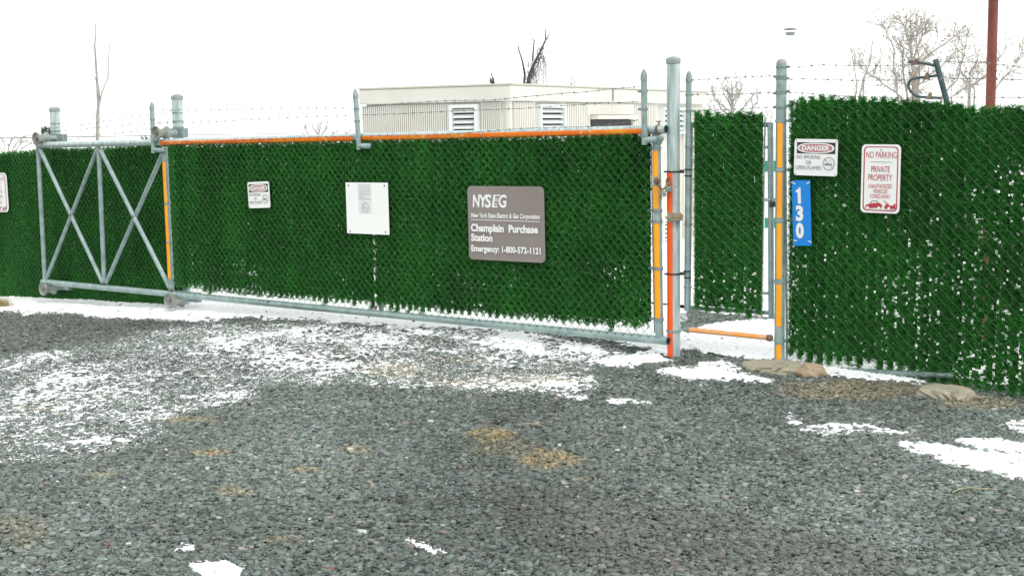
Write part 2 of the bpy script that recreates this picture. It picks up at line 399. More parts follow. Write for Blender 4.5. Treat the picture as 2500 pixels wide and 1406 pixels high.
# loose clots of snow lying on the stones where the cover is thin
n = 1500000; x = rng.uniform(-8, 4.4, n); y = rng.uniform(5, 16, n); px, py = proj(np.stack([x, y, ground(x, y)], -1))
jit = (vnoise(x * 6, y * 6, 3) - .5) * 34; m_ = samp(SN, px + jit, py + jit * .25)
k = (m_ > .1) & (m_ < .85) & (rng.random(n) < m_ * .95) & (px > -40) & (px < 2540); x, y = x[k], y[k]; n = len(x)
v0, f0 = OCT; r = np.clip(.0034 * np.exp(rng.normal(0, .45, n)), .002, .014)
V = np.repeat(v0[None], n, 0) * (1 + rng.uniform(-.4, .3, (n, 6, 1))) * np.array([1.2, 1.0, .45]) * r[:, None, None]
V += np.stack([x, y, ground(x, y) + rng.uniform(.003, .012, n)], -1)[:, None]
o = link('snow_dusting', np_mesh('snow_dusting', V.reshape(-1, 3), (f0[None] + (np.arange(n) * 6)[:, None, None]).reshape(-1, 3)), M['snow'], smooth=False); o['kind'] = 'stuff'
# snow field of the yard behind the fences
ub = np.concatenate([np.arange(-14, 10, .5)]); vb = np.concatenate([np.arange(2.6, 14, .4), [18, 26, 50, 120, 400, 1200]])
uu = np.concatenate([[-900, -300, -90, -40], ub, [14, 30, 90, 300, 900]])
UU, VV = np.meshgrid(uu, vb); XX = P0[0] + UU * GATE.e[0] - VV * GATE.n[0]; YY = P0[1] + UU * GATE.e[1] - VV * GATE.n[1]
ZZ = ground(XX, YY) + .022 + .02 * (vnoise(XX * 1.3, YY * 1.3, 21) - .5)
ny, nx = XX.shape; idx = np.arange(nx * ny).reshape(ny, nx)
q = np.stack([idx[:-1, :-1], idx[:-1, 1:], idx[1:, 1:], idx[1:, :-1]], -1).reshape(-1, 4)
o = link('snow_field', np_mesh('snow_field', np.stack([XX, YY, ZZ], -1).reshape(-1, 3), q), M['snow']); o['kind'] = 'structure'

def stones(x, y, shape, rmean):
    n = len(x); v0, f0 = shape; k = len(v0)
    r = np.clip(rmean * np.exp(rng.normal(0, .42, n)), rmean * .35, rmean * 2.5)
    V = np.repeat(v0[None], n, 0) * (1 + rng.uniform(-.38, .30, (n, k, 1))) + rng.uniform(-.30, .30, (n, k, 3))
    V = V * np.stack([rng.uniform(.8, 1.35, n), rng.uniform(.7, 1.05, n), rng.uniform(.28, .55, n)], -1)[:, None, :]
    az = rng.uniform(0, 2 * np.pi, n); tx = rng.normal(0, .35, n)
    c, s = np.cos(tx)[:, None], np.sin(tx)[:, None]
    Y, Z = V[..., 1] * c - V[..., 2] * s, V[..., 1] * s + V[..., 2] * c
    c, s = np.cos(az)[:, None], np.sin(az)[:, None]
    X, Y = V[..., 0] * c - Y * s, V[..., 0] * s + Y * c
    z0 = ground(x, y) + r * rng.uniform(-.1, .55, n)
    P = np.stack([X * r[:, None] + x[:, None], Y * r[:, None] + y[:, None], Z * r[:, None] + z0[:, None]], -1)
    px, py = proj(np.stack([x, y, ground(x, y)], -1))
    val = np.clip(rng.normal(1, .30, n), .35, 2.0) * (.66 + .40 * vnoise(x * .9, y * .9, 31) + .28 * vnoise(x * 2.7, y * 2.7, 35))
    base = (np.array([.158, .186, .168]) + rng.normal(0, .005, (n, 3))) * val[:, None]
    warm = rng.random(n); base = np.where((warm > .975)[:, None], np.array([.25, .225, .195]) * val[:, None], base)
    base = np.where((warm < .006)[:, None], np.array([.5, .5, .48]) * val[:, None].clip(.7, 1.2), base)
    base = np.where(((warm > .02) & (warm < .0208))[:, None], np.array([.22, .11, .08]) * val[:, None], base)
    dr = np.clip(samp(DRT, px, py), 0, 1)[:, None]
    base = base * (1 - .35 * dr) + dr * .35 * np.array([.125, .11, .10])
    jt = (vnoise(x * 9, y * 9, 33) - .5) * 30
    t = np.clip(samp(TAN, px + jt, py + jt * .3) * rng.uniform(.25, 1.25, n), 0, 1)[:, None]
    base = base * (1 - t) + t * np.array([.37, .29, .155]) * val[:, None].clip(.6, 1.5)
    T = f0[None] + (np.arange(n) * k)[:, None, None]
    return P.reshape(-1, 3), T.reshape(-1, 3), np.repeat(base, k, 0)

def scatter(n, x0, x1, y0, y1):
    x = rng.uniform(x0, x1, n); y = rng.uniform(y0, y1, n); px, py = proj(np.stack([x, y, ground(x, y)], -1))
    b = -((x - P0[0]) * GATE.n[0] + (y - P0[1]) * GATE.n[1])
    br = -((x - P1[0]) * RIGHT.n[0] + (y - P1[1]) * RIGHT.n[1])
    lim = np.where(x > P1[0], br, b)
    k = (px > -60) & (px < 2570) & (py < 1450) & (lim < np.where((px > 1600) & (px < 1930), 2.2, .35))
    x, y, px, py = x[k], y[k], px[k], py[k]
    m_ = samp(SN, px, py); keep = (m_ < .78) | (rng.random(len(x)) < .03)
    return x[keep], y[keep]
parts = []
x, y = scatter(int(10500 * 6.4 * 3.2), -3.2, 3.2, 4.7, 7.9); parts.append(stones(x, y, CHIP, .0080))
x, y = scatter(int(7000 * 12 * 8.4), -7.4, 4.6, 7.9, 16.3); parts.append(stones(x, y, CHIP, .0080))
off = 0; PV, PT, PC = [], [], []
for (v, t, c) in parts:
    PV.append(v); PT.append(t + off); PC.append(c); off += len(v)
me = np_mesh('gravel', np.concatenate(PV), np.concatenate(PT), np.concatenate(PC))
o = link('gravel', me, M['stone'], smooth=False); o['kind'] = 'stuff'
print('STONES', off, len(me.polygons))

# ------------------------------------------------------------------ hedge + chain link
AA = .036
def interp(ctrl):
    c = sorted(ctrl); return lambda u: np.interp(u, [p[0] for p in c], [p[1] for p in c])

def hedge(pl, tops, bots, parent, dens=620, diamond=.7, thin=None, clip_l=None, jag=.03):
    """vertical strips of plastic needles threaded through the mesh; tops / bots: edge points in the photograph"""
    T = interp([pl.uz(*p) for p in tops]); B = interp([pl.uz(*p) for p in bots])
    ua = max(pl.uz(*tops[0])[0], -99); ub_ = pl.uz(*tops[-1])[0]
    us = np.arange(math.ceil(ua / (2 * AA)) * 2 * AA + .01, ub_ - .01, AA)
    Us, Zs, Cu, Cz = [], [], [], []
    for iu, u in enumerate(us):
        zt = float(T(u)) + rng.normal(0, .006) - (.004 if iu % 2 else 0); zb = float(B(u)) + (rng.normal(0, jag * .5) - (jag if rng.random() < .12 else 0) if iu % 2 == 0 else jag * .9)
        n = int(dens * (3.8 if iu % 2 == 0 else (1.9 if diamond > .5 else .8)) * (zt - zb)); z = rng.uniform(zb, zt, n)
        Us.append(np.full(n, u)); Zs.append(z)
        for c_ in (-.27, .27):      # flat cores of the strips, their dark colour also shading the gaps
            zz = np.arange(zb + .02 + rng.uniform(0, .01), zt - .025, .017); Cu.append(u + c_ * AA + rng.normal(0, .0012, len(zz))); Cz.append(zz)
    u = np.concatenate(Us); z = np.concatenate(Zs); n = len(u)
    if thin is not None:
        k = rng.random(n) > .93 * thin(u, z); u, z = u[k], z[k]; n = len(u)
    phi = rng.uniform(0, 2 * np.pi, n)                       # round the strip
    up = rng.normal(.45, .35, n)
    L = rng.uniform(.022, .044, n) if diamond > .5 else rng.uniform(.019, .038, n)
    du = np.cos(phi); dv = np.sin(phi) * .62; dz = up
    nn = np.sqrt(du ** 2 + dv ** 2 + dz ** 2); du, dv, dz = du / nn * L, dv / nn * L, dz / nn * L
    # the mesh pinches the needles: few reach across the middle of a diamond in front
    kill = np.zeros(n, bool)
    for f_ in (.45, .75, 1.0):
        tu, tz = (u + du * f_) / AA, (z + dz * f_) / AA; k_ = np.round(tu); ev = (k_ % 2 == 0)
        zc = np.where(ev, np.floor(tz / 2) * 2 + 1, np.round(tz / 2) * 2)
        kill |= np.abs(tu - k_) + np.abs(tz - zc) < .56
    kill &= (rng.random(n) < diamond) & (dv > -.006)
    u, z, du, dv, dz = (a[~kill] for a in (u, z, du, dv, dz)); n = len(u)
    v = rng.normal(0, .004, n)
    if diamond > .5:                                          # needles bent out along the wires
        m2 = int(dens * 3.0 * (ub_ - ua) / (2 * AA) * 1.35); u2 = rng.uniform(ua, ub_, m2); zt2, zb2 = T(u2), B(u2); z2 = zb2 + (zt2 - zb2) * rng.random(m2)
        k2 = np.floor(u2 / AA); j2 = np.floor(z2 / AA); f2 = z2 / AA - j2; a0 = (j2 + k2) % 2; u2 = (k2 + a0 * (1 - f2) + (1 - a0) * f2) * AA + rng.normal(0, .003, m2)
        if thin is not None: kk = rng.random(m2) > .9 * thin(u2, z2); u2, z2 = u2[kk], z2[kk]; m2 = len(u2)
        L2 = rng.uniform(.012, .026, m2); d2 = np.stack([rng.normal(0, .55, m2), rng.uniform(.1, .7, m2), rng.normal(.5, .4, m2)], -1); d2 *= (L2 / np.linalg.norm(d2, axis=1))[:, None]
        u = np.concatenate([u, u2]); z = np.concatenate([z, z2]); v = np.concatenate([v, rng.normal(.012, .004, m2)])
        du = np.concatenate([du, d2[:, 0]]); dv = np.concatenate([dv, d2[:, 1]]); dz = np.concatenate([dz, d2[:, 2]]); n = len(u)
    b0 = pl.O + u[:, None] * pl.e + v[:, None] * pl.n; b0[:, 2] = z
    D = du[:, None] * pl.e + dv[:, None] * pl.n; D[:, 2] += dz
    rnd = rng.normal(0, 1, (n, 3)); wv = np.cross(D, rnd); wv /= np.linalg.norm(wv, axis=1)[:, None]; wv *= rng.uniform(.0011, .0021, n)[:, None]
    V = np.stack([b0 - wv, b0 + wv, b0 + D + wv * .55, b0 + D - wv * .55], 1).reshape(-1, 3)
    Q = np.arange(n * 4).reshape(-1, 4)
    g = np.clip(rng.normal(1, .38, n), .3, 2.2) * (.75 + .5 * vnoise(u * 3 + 50, z * 3 + 50, 41)) * (.8 + .4 * vnoise(u / .072 + .5, z * .6 + 20, 42)); yel = rng.random(n)
    c = np.array([.033, .200, .029])[None] * g[:, None]
    c = np.where((yel > .985)[:, None], np.array([.20, .32, .12])[None] * g[:, None], c)
    C = np.repeat(c, 4, 0)
    link('hedge_slats', np_mesh('hedge_slats', V, Q, C), M['hedge'], parent, smooth=False)
    cu, cz = np.concatenate(Cu), np.concatenate(Cz)
    if thin is not None: k = rng.random(len(cu)) > thin(cu, cz) * 1.05; cu, cz = cu[k], cz[k]
    cv = rng.normal(-.016, .002, len(cu)); cc = pl.O + cu[:, None] * pl.e + cv[:, None] * pl.n; cc[:, 2] = cz + .0087
    bx = np.array([(sx_, sy_, sz_) for sz_ in (-1, 1) for sy_ in (-1, 1) for sx_ in (-1, 1)], float)
    W8 = cc[:, None, :] + bx[None, :, :1] * pl.e * AA * .29 + bx[None, :, 1:2] * pl.n * .0008 + bx[None, :, 2:] * np.array([0, 0, .0088])
    FQ = np.array([(0, 2, 3, 1), (4, 5, 7, 6), (0, 1, 5, 4), (2, 6, 7, 3), (0, 4, 6, 2), (1, 3, 7, 5)])
    link('slat_cores', np_mesh('slat_cores', W8.reshape(-1, 3), (FQ[None] + 8 * np.arange(len(cu))[:, None, None]).reshape(-1, 4)), M['core'], parent, smooth=False)

def chainlink(pl, tops, bots, parent, off=.02, r=.0014, m_='wire', down=0):
    T = interp([pl.uz(*p) for p in tops]); B = interp([pl.uz(*p) for p in bots])
    ua = pl.uz(*tops[0])[0]; ub_ = pl.uz(*tops[-1])[0]
    VV_, FF_ = [], []; base = 0
    for k in range(math.ceil(ua / AA), math.floor(ub_ / AA)):
        uc = k * AA
        z0, z1 = float(B(uc)) - down, float(T(uc)) + .004
        js = np.arange(math.floor(z0 / AA), math.ceil(z1 / AA) + 1)
        for j in js[:-1]:
            if (j + 1) * AA < z0 or j * AA > z1: continue
            a = pl.pt(uc + (AA if (j + k) % 2 else 0), j * AA, off); b = pl.pt(uc + (AA if (j + k + 1) % 2 else 0), (j + 1) * AA, off + (.003 if j % 2 else -.003))
            t = b - a; t /= np.linalg.norm(t); s1 = np.cross(t, pl.n); s2 = np.cross(t, s1)
            for p in (a, b):
                for qq in range(3):
                    an = 2.094 * qq; VV_.append(p + r * (math.cos(an) * s1 + math.sin(an) * s2))
            for qq in range(3):
                FF_.append((base + qq, base + (qq + 1) % 3, base + 3 + (qq + 1) % 3, base + 3 + qq))
            base += 6
    link('chain_link_mesh', np_mesh('chain_link_mesh', np.array(VV_), np.array(FF_)), M[m_], parent)

def barbed(pts, parent, step=.105, r=.0016, sag=0):
    P = [np.array(p, float) for p in pts]; mb = MB()
    seg = np.array([np.linalg.norm(P[i + 1] - P[i]) for i in range(len(P) - 1)]); tot = seg.sum(); cum = np.concatenate([[0], np.cumsum(seg)])
    def pos(s):
        i = min(np.searchsorted(cum, s, 'right') - 1, len(seg) - 1); f = (s - cum[i]) / seg[i]
        p = P[i] * (1 - f) + P[i + 1] * f; p = p.copy(); p[2] -= sag * 4 * (s / tot) * (1 - s / tot); return p
    n = max(int(tot / .04), 4); ph = random.random() * 6
    for k in (0, 1):
        mb.tube([pos(tot * i / n) + np.array([0, 0, .0014 * math.sin(i * 1.6 + ph + math.pi * k)]) for i in range(n + 1)], r * .75, 5)
    s = step * random.uniform(.3, .9)
    while s < tot:
        p = pos(s); d = pos(min(s + .01, tot)) - pos(max(s - .01, 0)); d /= np.linalg.norm(d)
        for k in range(2):
            a = np.array([random.gauss(0, 1), random.gauss(0, .6), random.gauss(0, 1)]); a -= d * (a @ d) * .8; a /= np.linalg.norm(a)
            o_ = d * (.004 * (k - .5)); mb.tube([p + o_ - a * .012, p + o_ + a * .012], .0012, 4)
        mb.tube([p - d * .008, p + d * .008], .0032, 6)
        s += step * random.uniform(.85, 1.15)
    return mb.build('barbed_wire', M['barb'], parent)

def cap_dome(c, ax, r, name='cap', parent=None, pointed=False, m_='cap'):
    prof = [(r * 1.12, -.03), (r * 1.14, -.004), (r * 1.12, 0)]
    if pointed: prof += [(r * 1.02, .012), (r * .7, .03), (r * .3, .045), (0, .050)]
    else: prof += [(r * 1.02, r * .14), (r * .75, r * .30), (r * .4, r * .40), (0, r * .43)]
    return MB().lathe(c, ax, prof).build(name, M[m_], parent)

def band(c, ax, r, h=.02, th=.004):
    return MB().lathe(c, ax, [(r, -h / 2), (r + th, -h / 2), (r + th, h / 2), (r, h / 2)])

Z = np.array([0, 0, 1.])
# ------------------------------------------------------------------ sliding gate
g0 = GATE.at(1630, 832)
gate = thing('sliding_gate', 'long grey pipe sliding gate filled with artificial green hedge and edged in orange tape', 'gate', (g0[0], g0[1], 0))
def gt(pa, pb, r, name, m_='galv', off=0, off2=None, n=14, ext=False):
    a = GATE.at(*pa, off); b = GATE.at(*pb, off if off2 is None else off2)
    return MB().tube([a, b], r, n).build(name, M[m_], gate), a, b
tr, ta, tb = gt((92, 355), (1626, 316), .031, 'top_rail', 'galv_pale')  # paler steel stands in for the overexposed highlight along the pipe
br, ba, bb_ = gt((104, 688), (1631, 832), .0300, 'bottom_rail')
for (p, q_) in ((tb, ta), (bb_, ba)):                            # open pipe ends, the shade inside put in as a black disc
    d = (p - q_) / np.linalg.norm(p - q_)
    MB().lathe(p, d, [(.0303, -.005), (.0303, .003), (.0255, .003), (.0255, .0008)]).build('pipe_rim', M['galv_dark'], gate)
    MB().lathe(p, d, [(.0254, .0012), (0, .0012)]).build('bore_shade_disc', M['bore_shade'], gate)
    MB().lathe(q_, -d, [(.0303, -.005), (.0303, .002), (.027, .006), (0, .008)]).build('pipe_plug', M['galv'], gate)
dt = (tb - ta) / np.linalg.norm(tb - ta)
face = GATE.n * .86 - Z * .5
# orange tape on the face of the top rail, in lengths
segs = [(396, 640), (640, 868), (884, 1180), (1180, 1440), (1440, 1588)]
for i, (xa, xb) in enumerate(segs):
    ya = lambda x: 355 + (316 - 355) * (x - 92) / (1626 - 92)
    MB().strip(GATE.at(xa + 1, ya(xa)), GATE.at(xb - 1, ya(xb)), .0313 + .0004 * (i % 2), face, math.radians(46)).build('reflective_tape', M['orange'], gate)
# stiles
gt((93, 362), (110, 683), .024, 'stile'); gt((241, 360), (255, 692), .024, 'stile')
st_l, sa, sb = gt((402, 358), (419, 708), .027, 'stile')
def on(a, b, f): return a + (b - a) * f
for (f0, f1) in ((.105, .385), (.405, .655), (.672, .915)):
    MB().strip(on(sa, sb, f0), on(sa, sb, f1), .0274, GATE.n - GATE.e * .25, math.radians(64)).build('reflective_tape', M['amber'], gate)
for f in (.085, .395, .663): band(on(sa, sb, f), sb - sa, .0275, .022).build('tension_band', M['galv'], gate)
st_m, ma, mb_ = gt((922, 345), (931, 757), .022, 'stile', off=-.075)
st_r, ea, eb = gt((1603, 335), (1610, 822), .028, 'stile')
for (f0, f1) in ((.068, .225), (.275, .325), (.325, .372), (.445, .545), (.548, .600), (.617, .780), (.80, .945)):
    pass
for (y0, y1) in ((368, 431), (452, 508), (542, 650), (658, 775)):
    fa = (y0 - 335) / (822 - 335); fb = (y1 - 335) / (822 - 335)
    MB().strip(on(ea, eb, fa), on(ea, eb, fb), .0284, GATE.n - GATE.e * .2, math.radians(60)).build('reflective_tape', M['amber'], gate)
for y_ in (362, 513, 539, 654, 779):
    c = on(ea, eb, (y_ - 335) / 487)
    b_ = band(c, eb - ea, .0285, .022); b_.box(c - GATE.e * .055, GATE.e * .03, GATE.n * .004, Z * .009); b_.build('tension_band', M['galv_dark'], gate)
# pipe saddle where the end stile meets the top rail, with its tie
c = GATE.at(1603, 322)
sd_ = MB(); sd_.tube([c + GATE.e * .02 - Z * .03, c - Z * .075, GATE.at(1603, 352)], [.040, .036, .031], 12)
sd_.prism([GATE.at(1588, 336, .004), GATE.at(1597, 322, .004), GATE.at(1606, 336, .004)], -GATE.n * .01); sd_.build('rail_saddle', M['galv'], gate)
bd = band(GATE.at(1608, 317), dt, .0315, .02, .004); bd.tube([GATE.at(1608, 306), GATE.at(1609, 296)], .006, 8); bd.tube([GATE.at(1602, 297), GATE.at(1613, 297)], .004, 8)
bd.build('brace_band', M['rust'], gate)
# cantilever tail bracing
for pa, pb in (((97, 364), (251, 690)), ((238, 364), (113, 683)), ((244, 364), (414, 702)), ((396, 378), (260, 690))):
    gt(pa, pb, .0215, 'brace', off=(.006 if pa[0] in (97, 244) else -.004))
for (x_, y_) in ((172, 526), (325, 530), (254, 690), (242, 362), (418, 706), (655, 737), (918, 751)):
    MB().lathe(GATE.at(x_, y_, .022), GATE.n, [(.016, 0), (.014, .005), (.006, .008), (0, .009)], 10).build('weld', M['rust'], gate)
# arms that carry the barbed wire
for (top, bot, stub) in (((371, 262), (375, 374), (402, 368)), ((868, 232), (877, 366), (905, 357)), ((1572, 186), (1574, 354), (1601, 341))):
    a = GATE.at(*top, .055); b = GATE.at(*bot, .055)
    arm = MB().tube([a, b], .0215, 14).build('wire_arm', M['galv'], gate)
    cap_dome(a, a - b, .0215, 'cap', arm, True)
    MB().tube([on(a, b, .93) + GATE.e * .005, GATE.at(*stub, .055) + GATE.e * .0, GATE.at(*stub, 0)], [.022, .022, .022], 12).build('arm_stub', M['galv'], gate)
    for f in ((.22, .48, .86) if top[0] > 1000 else (.26, .48)):
        c = on(a, b, f); bb1 = band(c, a - b, .0217, .018, .004); bb1.tube([c - GATE.e * .02, c - GATE.e * .05], .008, 8) if top[0] > 1000 else None
        bb1.build('wire_band', M['galv_dark'], arm)
barbed([GATE.at(x, y, .05) for x, y in ((1560, 212), (1500, 217), (1420, 226), (1380, 228), (1280, 237), (1200, 245), (1100, 246), (980, 253), (920, 259), (882, 263))], gate)
barbed([GATE.at(x, y, .05) for x, y in ((1558, 249), (1450, 254), (1280, 265), (1100, 272), (960, 279), (882, 281))], gate)
barbed([GATE.at(x, y, .045) for x, y in ((1560, 293), (1536, 298), (1445, 310), (1380, 311), (1280, 314), (1190, 320), (1140, 325), (1060, 330), (960, 331), (870, 333), (760, 335), (620, 341), (480, 349), (440, 345))], gate)
barbed([GATE.at(x, y, .03) for x, y in ((860, 263), (810, 264), (700, 265), (580, 267), (480, 270), (385, 268))], gate, .12, .0010)
barbed([GATE.at(x, y, .03) for x, y in ((860, 282), (740, 286), (600, 293), (520, 298), (385, 302))], gate, .12, .0010)
# infill
SEAM = GATE.uz(910, 620)[0]
def thinA(u, z):
    u = np.asarray(u, float); z = np.asarray(z, float)
    low = np.clip((.75 - z) / .6, 0, 1); n_ = .5 * vnoise(u * 4 + 90, z * 3 + 90, 51) + .5 * vnoise(u / .018 + 90, z * 45 + 90, 52)
    seam = (np.clip(1.6 - np.abs(u - SEAM - .012) / .016, 0, 1) * np.clip((.95 - z) / .25, 0, 1)) * np.clip(vnoise(u / .018 + 7, z * 30 + 7, 53) * 2.2, 0, 1)
    return np.clip(np.clip((n_ - .63) * 4.5, 0, 1) * low * .9 + seam, 0, 1)
topsA = [(415, 355), (660, 349), (907, 344)]; botsA = [(432, 700), (660, 726), (911, 745)]
topsB = [(907, 343), (1250, 336), (1586, 327)]; botsB = [(917, 750), (1250, 778), (1590, 804)]
hedge(GATE, topsA, botsA, gate, thin=thinA); hedge(GATE, topsB, botsB, gate, thin=thinA)
chainlink(GATE, [(408, 352), (1600, 325)], [(420, 712), (1606, 826)], gate, .024)
tbar = MB(); tbar.tube([GATE.at(1590, 352), GATE.at(1598, 812)], .005, 6); tbar.build('tension_bar', M['galv_dark'], gate)

# ------------------------------------------------------------------ posts that carry the gate
def roller(c, R, L, parent):
    """flanged wheel on an axle stub, its face to the road"""
    n_ = GATE.n; w_ = MB().lathe(c + n_ * L * .5, n_, [(0, -.016), (R * .22, -.016), (R * .35, -.02), (R * .80, -.018), (R * .96, .0), (R, -.006), (R * .97, -.016), (R * .66, -L * .36), (R * .62, -L * .62), (R * .70, -L * .74), (R * .98, -L * .95), (R, -L), (R * .9, -L), (0, -L)], 28).build('roller', M['roller'], parent)
    MB().lathe(c + n_ * (L * .5 - .016), n_, [(R * .26, 0), (R * .25, .006), (R * .16, .010), (R * .16, .002), (0, .002)], 16).build('hub', M['rust'], w_)
    MB().lathe(c + n_ * (L * .5 - .014), n_, [(R * .12, 0), (R * .12, .014), (R * .08, .018), (0, .018)], 6).build('bolt', M['galv_dark'], w_)
    return w_
def gate_post(px_top, px_low, base_x, rollers, label):
    a = LEFT.at(*px_top, -.11); b0_ = LEFT.at(*px_low, -.11); k = (b0_ - a) / (b0_[2] - a[2])
    zg = float(ground(a[0], a[1])); b = np.array([a[0], a[1], zg - .05])
    p = thing('gate_post', label, 'post', (b[0], b[1], zg), 'round posts that carry the gate rollers')
    R = .052
    MB().tube([a, b], R, 20).build('pole', M['galv_pale'], p)
    cap_dome(a, Z, R, 'cap', p)
    for (xy, rad, L) in rollers:
        c = GATE.at(*xy, .02); roller(c, rad, L, p)
        back = np.array([a[0], a[1], c[2]])
        ax = MB(); ax.tube([c - GATE.n * L * .45, c - GATE.n * .17, ], .030, 12); ax.build('axle', M['galv_dark'], p)
        bt = MB(); bt.box((c - GATE.n * .19 + back) / 2 + GATE.n * .03, GATE.e * (abs((back - c) @ GATE.e) / 2 + .02), GATE.n * .03, Z * .045); bt.build('bracket', M['galv_dark'], p)
        for dz in (-.04, .04): band(back + Z * dz, Z, R, .016, .005).build('clamp', M['galv'], p)
    for f in (.16, .24, .30): band(a - Z * f, Z, R, .012, .003).build('wire_band', M['galv_dark'], p)
    return p
gate_post((133, 266), (136, 340), 140, [((100, 339), .068, .13), ((117, 704), .072, .13)], 'round grey post with two rollers at the far end of the gate tail')
gate_post((432, 236), (438, 340), 440, [((393, 326), .068, .13), ((427, 733), .075, .15)], 'round grey post with two rollers where the gate tail meets the green infill')

# ------------------------------------------------------------------ latch post
lp_base = np.array([P0[0], P0[1], 0]); a = np.array([P0[0], P0[1], PED.at(1651, 143, .05)[2]])
def mono(x, y):                       # a point on the vertical axis of the latch post seen at height y
    d = ray(x, y); t = np.hypot(P0[0], P0[1]) / np.hypot(d[0], d[1]); return np.array([P0[0], P0[1], (CAM + d * t)[2]])
ztop = mono(1651, 145)[2]
lat = thing('latch_post', 'tall round steel post with red orange strip between the sliding gate and the narrow gate', 'post', lp_base)
R = .0455
MB().tube([lp_base - Z * .05, lp_base + Z * ztop], R, 24).build('pole', M['galv_pale'], lat)
cap_dome(lp_base + Z * ztop, Z, R, 'cap', lat)
cdir = -lp_base / np.linalg.norm(lp_base); rdir = np.array([-cdir[1], cdir[0], 0]); rdir = rdir if rdir[0] > 0 else -rdir
def zz(y): return mono(1645, y)[2]
side = cdir * .80 - rdir * .60
for (y0, y1) in ((422, 518), (541, 804), (810, 873)):
    MB().strip(lp_base + Z * zz(y1), lp_base + Z * zz(y0), R + .0006, side, math.radians(28), 8, .004).build('reflective_strip', M['red_orange'], lat)
bn = band(lp_base + Z * zz(807), Z, R + .001, .016, .006); bn.build('clamp', M['galv'], lat)
for k, (y_, hy) in enumerate(((419, (410, 429)), (668, (660, 682)))):      # black hinge straps
    c = lp_base + Z * zz(y_); h = band(c, Z, R, .010, .007); h.tube([c + rdir * R, c + rdir * (R + .03)], .012, 8); h.tube([c - rdir * .02 + cdir * R, c - rdir * .065 + cdir * .03], .006, 8); h.build('hinge_strap', M['black'], lat)
# catch that takes the closing gate: a prow shaped steel trough
c = lp_base + Z * zz(528) + cdir * .055
ct = MB()
prof = [(-.062, -.004), (-.035, .030), (.045, .028), (.068, .012), (.066, -.018), (.045, -.034), (-.040, -.022)]
ct.prism([c + rdir * u_ + Z * v_ + cdir * .028 for u_, v_ in [(-.062, 0), (-.036, -.014), (.05, -.010), (.066, .004), (.062, -.026), (-.034, -.026)]], -cdir * .10)
ct.prism([c + rdir * u_ + Z * v_ + cdir * .012 for u_, v_ in [(-.036, -.010), (-.034, .026), (.048, .026), (.064, .010), (.064, -.004), (.05, -.008)]], -cdir * .06)
ct.prism([c + rdir * u_ + Z * v_ + cdir * .03 for u_, v_ in [(-.05, -.002), (-.034, .026), (-.012, .024), (-.008, -.010), (-.034, -.012)]], -cdir * .012)
ct.build('gate_catch', M['tan_rust'], lat, smooth=False, bevel=.002)
lk = MB(); lk.box(lp_base + Z * zz(461) + side * (R + .016), rdir * .022, cdir * .016, Z * .018); lk.build('lock_body', M['galv_dark'], lat, bevel=.003)
def link_ring(mb, c, ax1, ax2, a_, b_, r):
    pts = [c + ax1 * a_ * math.cos(t) + ax2 * b_ * math.sin(t) for t in np.linspace(0, 2 * math.pi, 15)]
    mb.tube(pts, r, 6)
sh = MB(); link_ring(sh, lp_base + Z * zz(444) + side * (R + .012), rdir, Z, .015, .030, .005); sh.build('shackle', M['rust'], lat)
# chain between gate and post
c0 = GATE.at(1614, 458, .03); chn = thing('chain', 'short steel chain with small brass padlock joining the sliding gate to its latch post', 'chain', c0)
path = [(1606, 440, .03), (1606, 447, .036), (1610, 456, .04), (1615, 463, .045), (1620, 462, .05), (1625, 457, .055), (1630, 451, .06), (1635, 446, .06)]
for i in range(len(path) - 1):
    p, q_ = GATE.at(*path[i]), GATE.at(*path[i + 1]); d = q_ - p; L = np.linalg.norm(d); d /= L
    s_ = np.cross(d, GATE.n); s_ /= np.linalg.norm(s_)
    mb = MB(); link_ring(mb, (p + q_) / 2, d, s_ if i % 2 else GATE.n, L * .62, .008, .0034); mb.build('link', M['rust' if i < 3 else 'brass'], chn)
for i, (x_, y_) in enumerate(((1614, 469), (1613, 476), (1613, 484))):
    mb = MB(); link_ring(mb, GATE.at(x_, y_, .045), Z, GATE.e if i % 2 == 0 else GATE.n, .014, .009, .0036); mb.build('link', M['brass'], chn)
c = GATE.at(1621, 474, .045); d1 = GATE.e * .7 + Z * .5; d2 = Z * .7 - GATE.e * .5
pk = MB(); pk.box(c, d1 * .016, GATE.n * .009, d2 * .018); pk.build('padlock', M['cap'], chn, bevel=.002)
mb = MB(); link_ring(mb, c + d2 * .024 - d1 * .006, d1, d2, .010, .014, .003); mb.build('shackle', M['brass'], chn)
MB().lathe(GATE.at(1605, 442, .022), GATE.n, [(.022, 0), (.022, .012), (.016, .024), (.008, .028), (0, .028)], 14).build('chain_anchor', M['rust'], chn)

# ------------------------------------------------------------------ narrow gate
pg0 = PED.at(1680, 752); ped = thing('pedestrian_gate', 'narrow gate of green hedge slats hung between the tall post and amber taped post', 'gate', pg0)
a = PED.at(1682, 190); b = PED.at(1677, 757)
st1 = MB().tube([a, b], .0205, 16).build('stile', M['galv'], ped); cap_dome(a, a - b, .0205, 'cap', st1, True)
for y_ in (196, 231, 270, 356, 545, 700):
    c = on(a, b, (y_ - 190) / 567); q_ = band(c, a - b, .0207, .014, .004); q_.tube([c + PED.e * .02, c + PED.e * .036], .006, 8); q_.build('band', M['galv_dark'], st1)
a2 = PED.at(1881, 300); b2 = PED.at(1883, 776)
st2 = MB().tube([a2, b2], .0205, 16).build('stile', M['galv'], ped)
MB().tube([on(a, b, .20) - PED.n * .03, on(a2, b2, .01) - PED.n * .03], .018, 12).build('rail', M['galv'], ped)
MB().tube([b + Z * .012 - PED.n * .03, b2 + Z * .03 - PED.n * .03], .014, 12).build('rail', M['galv_dark'], ped)
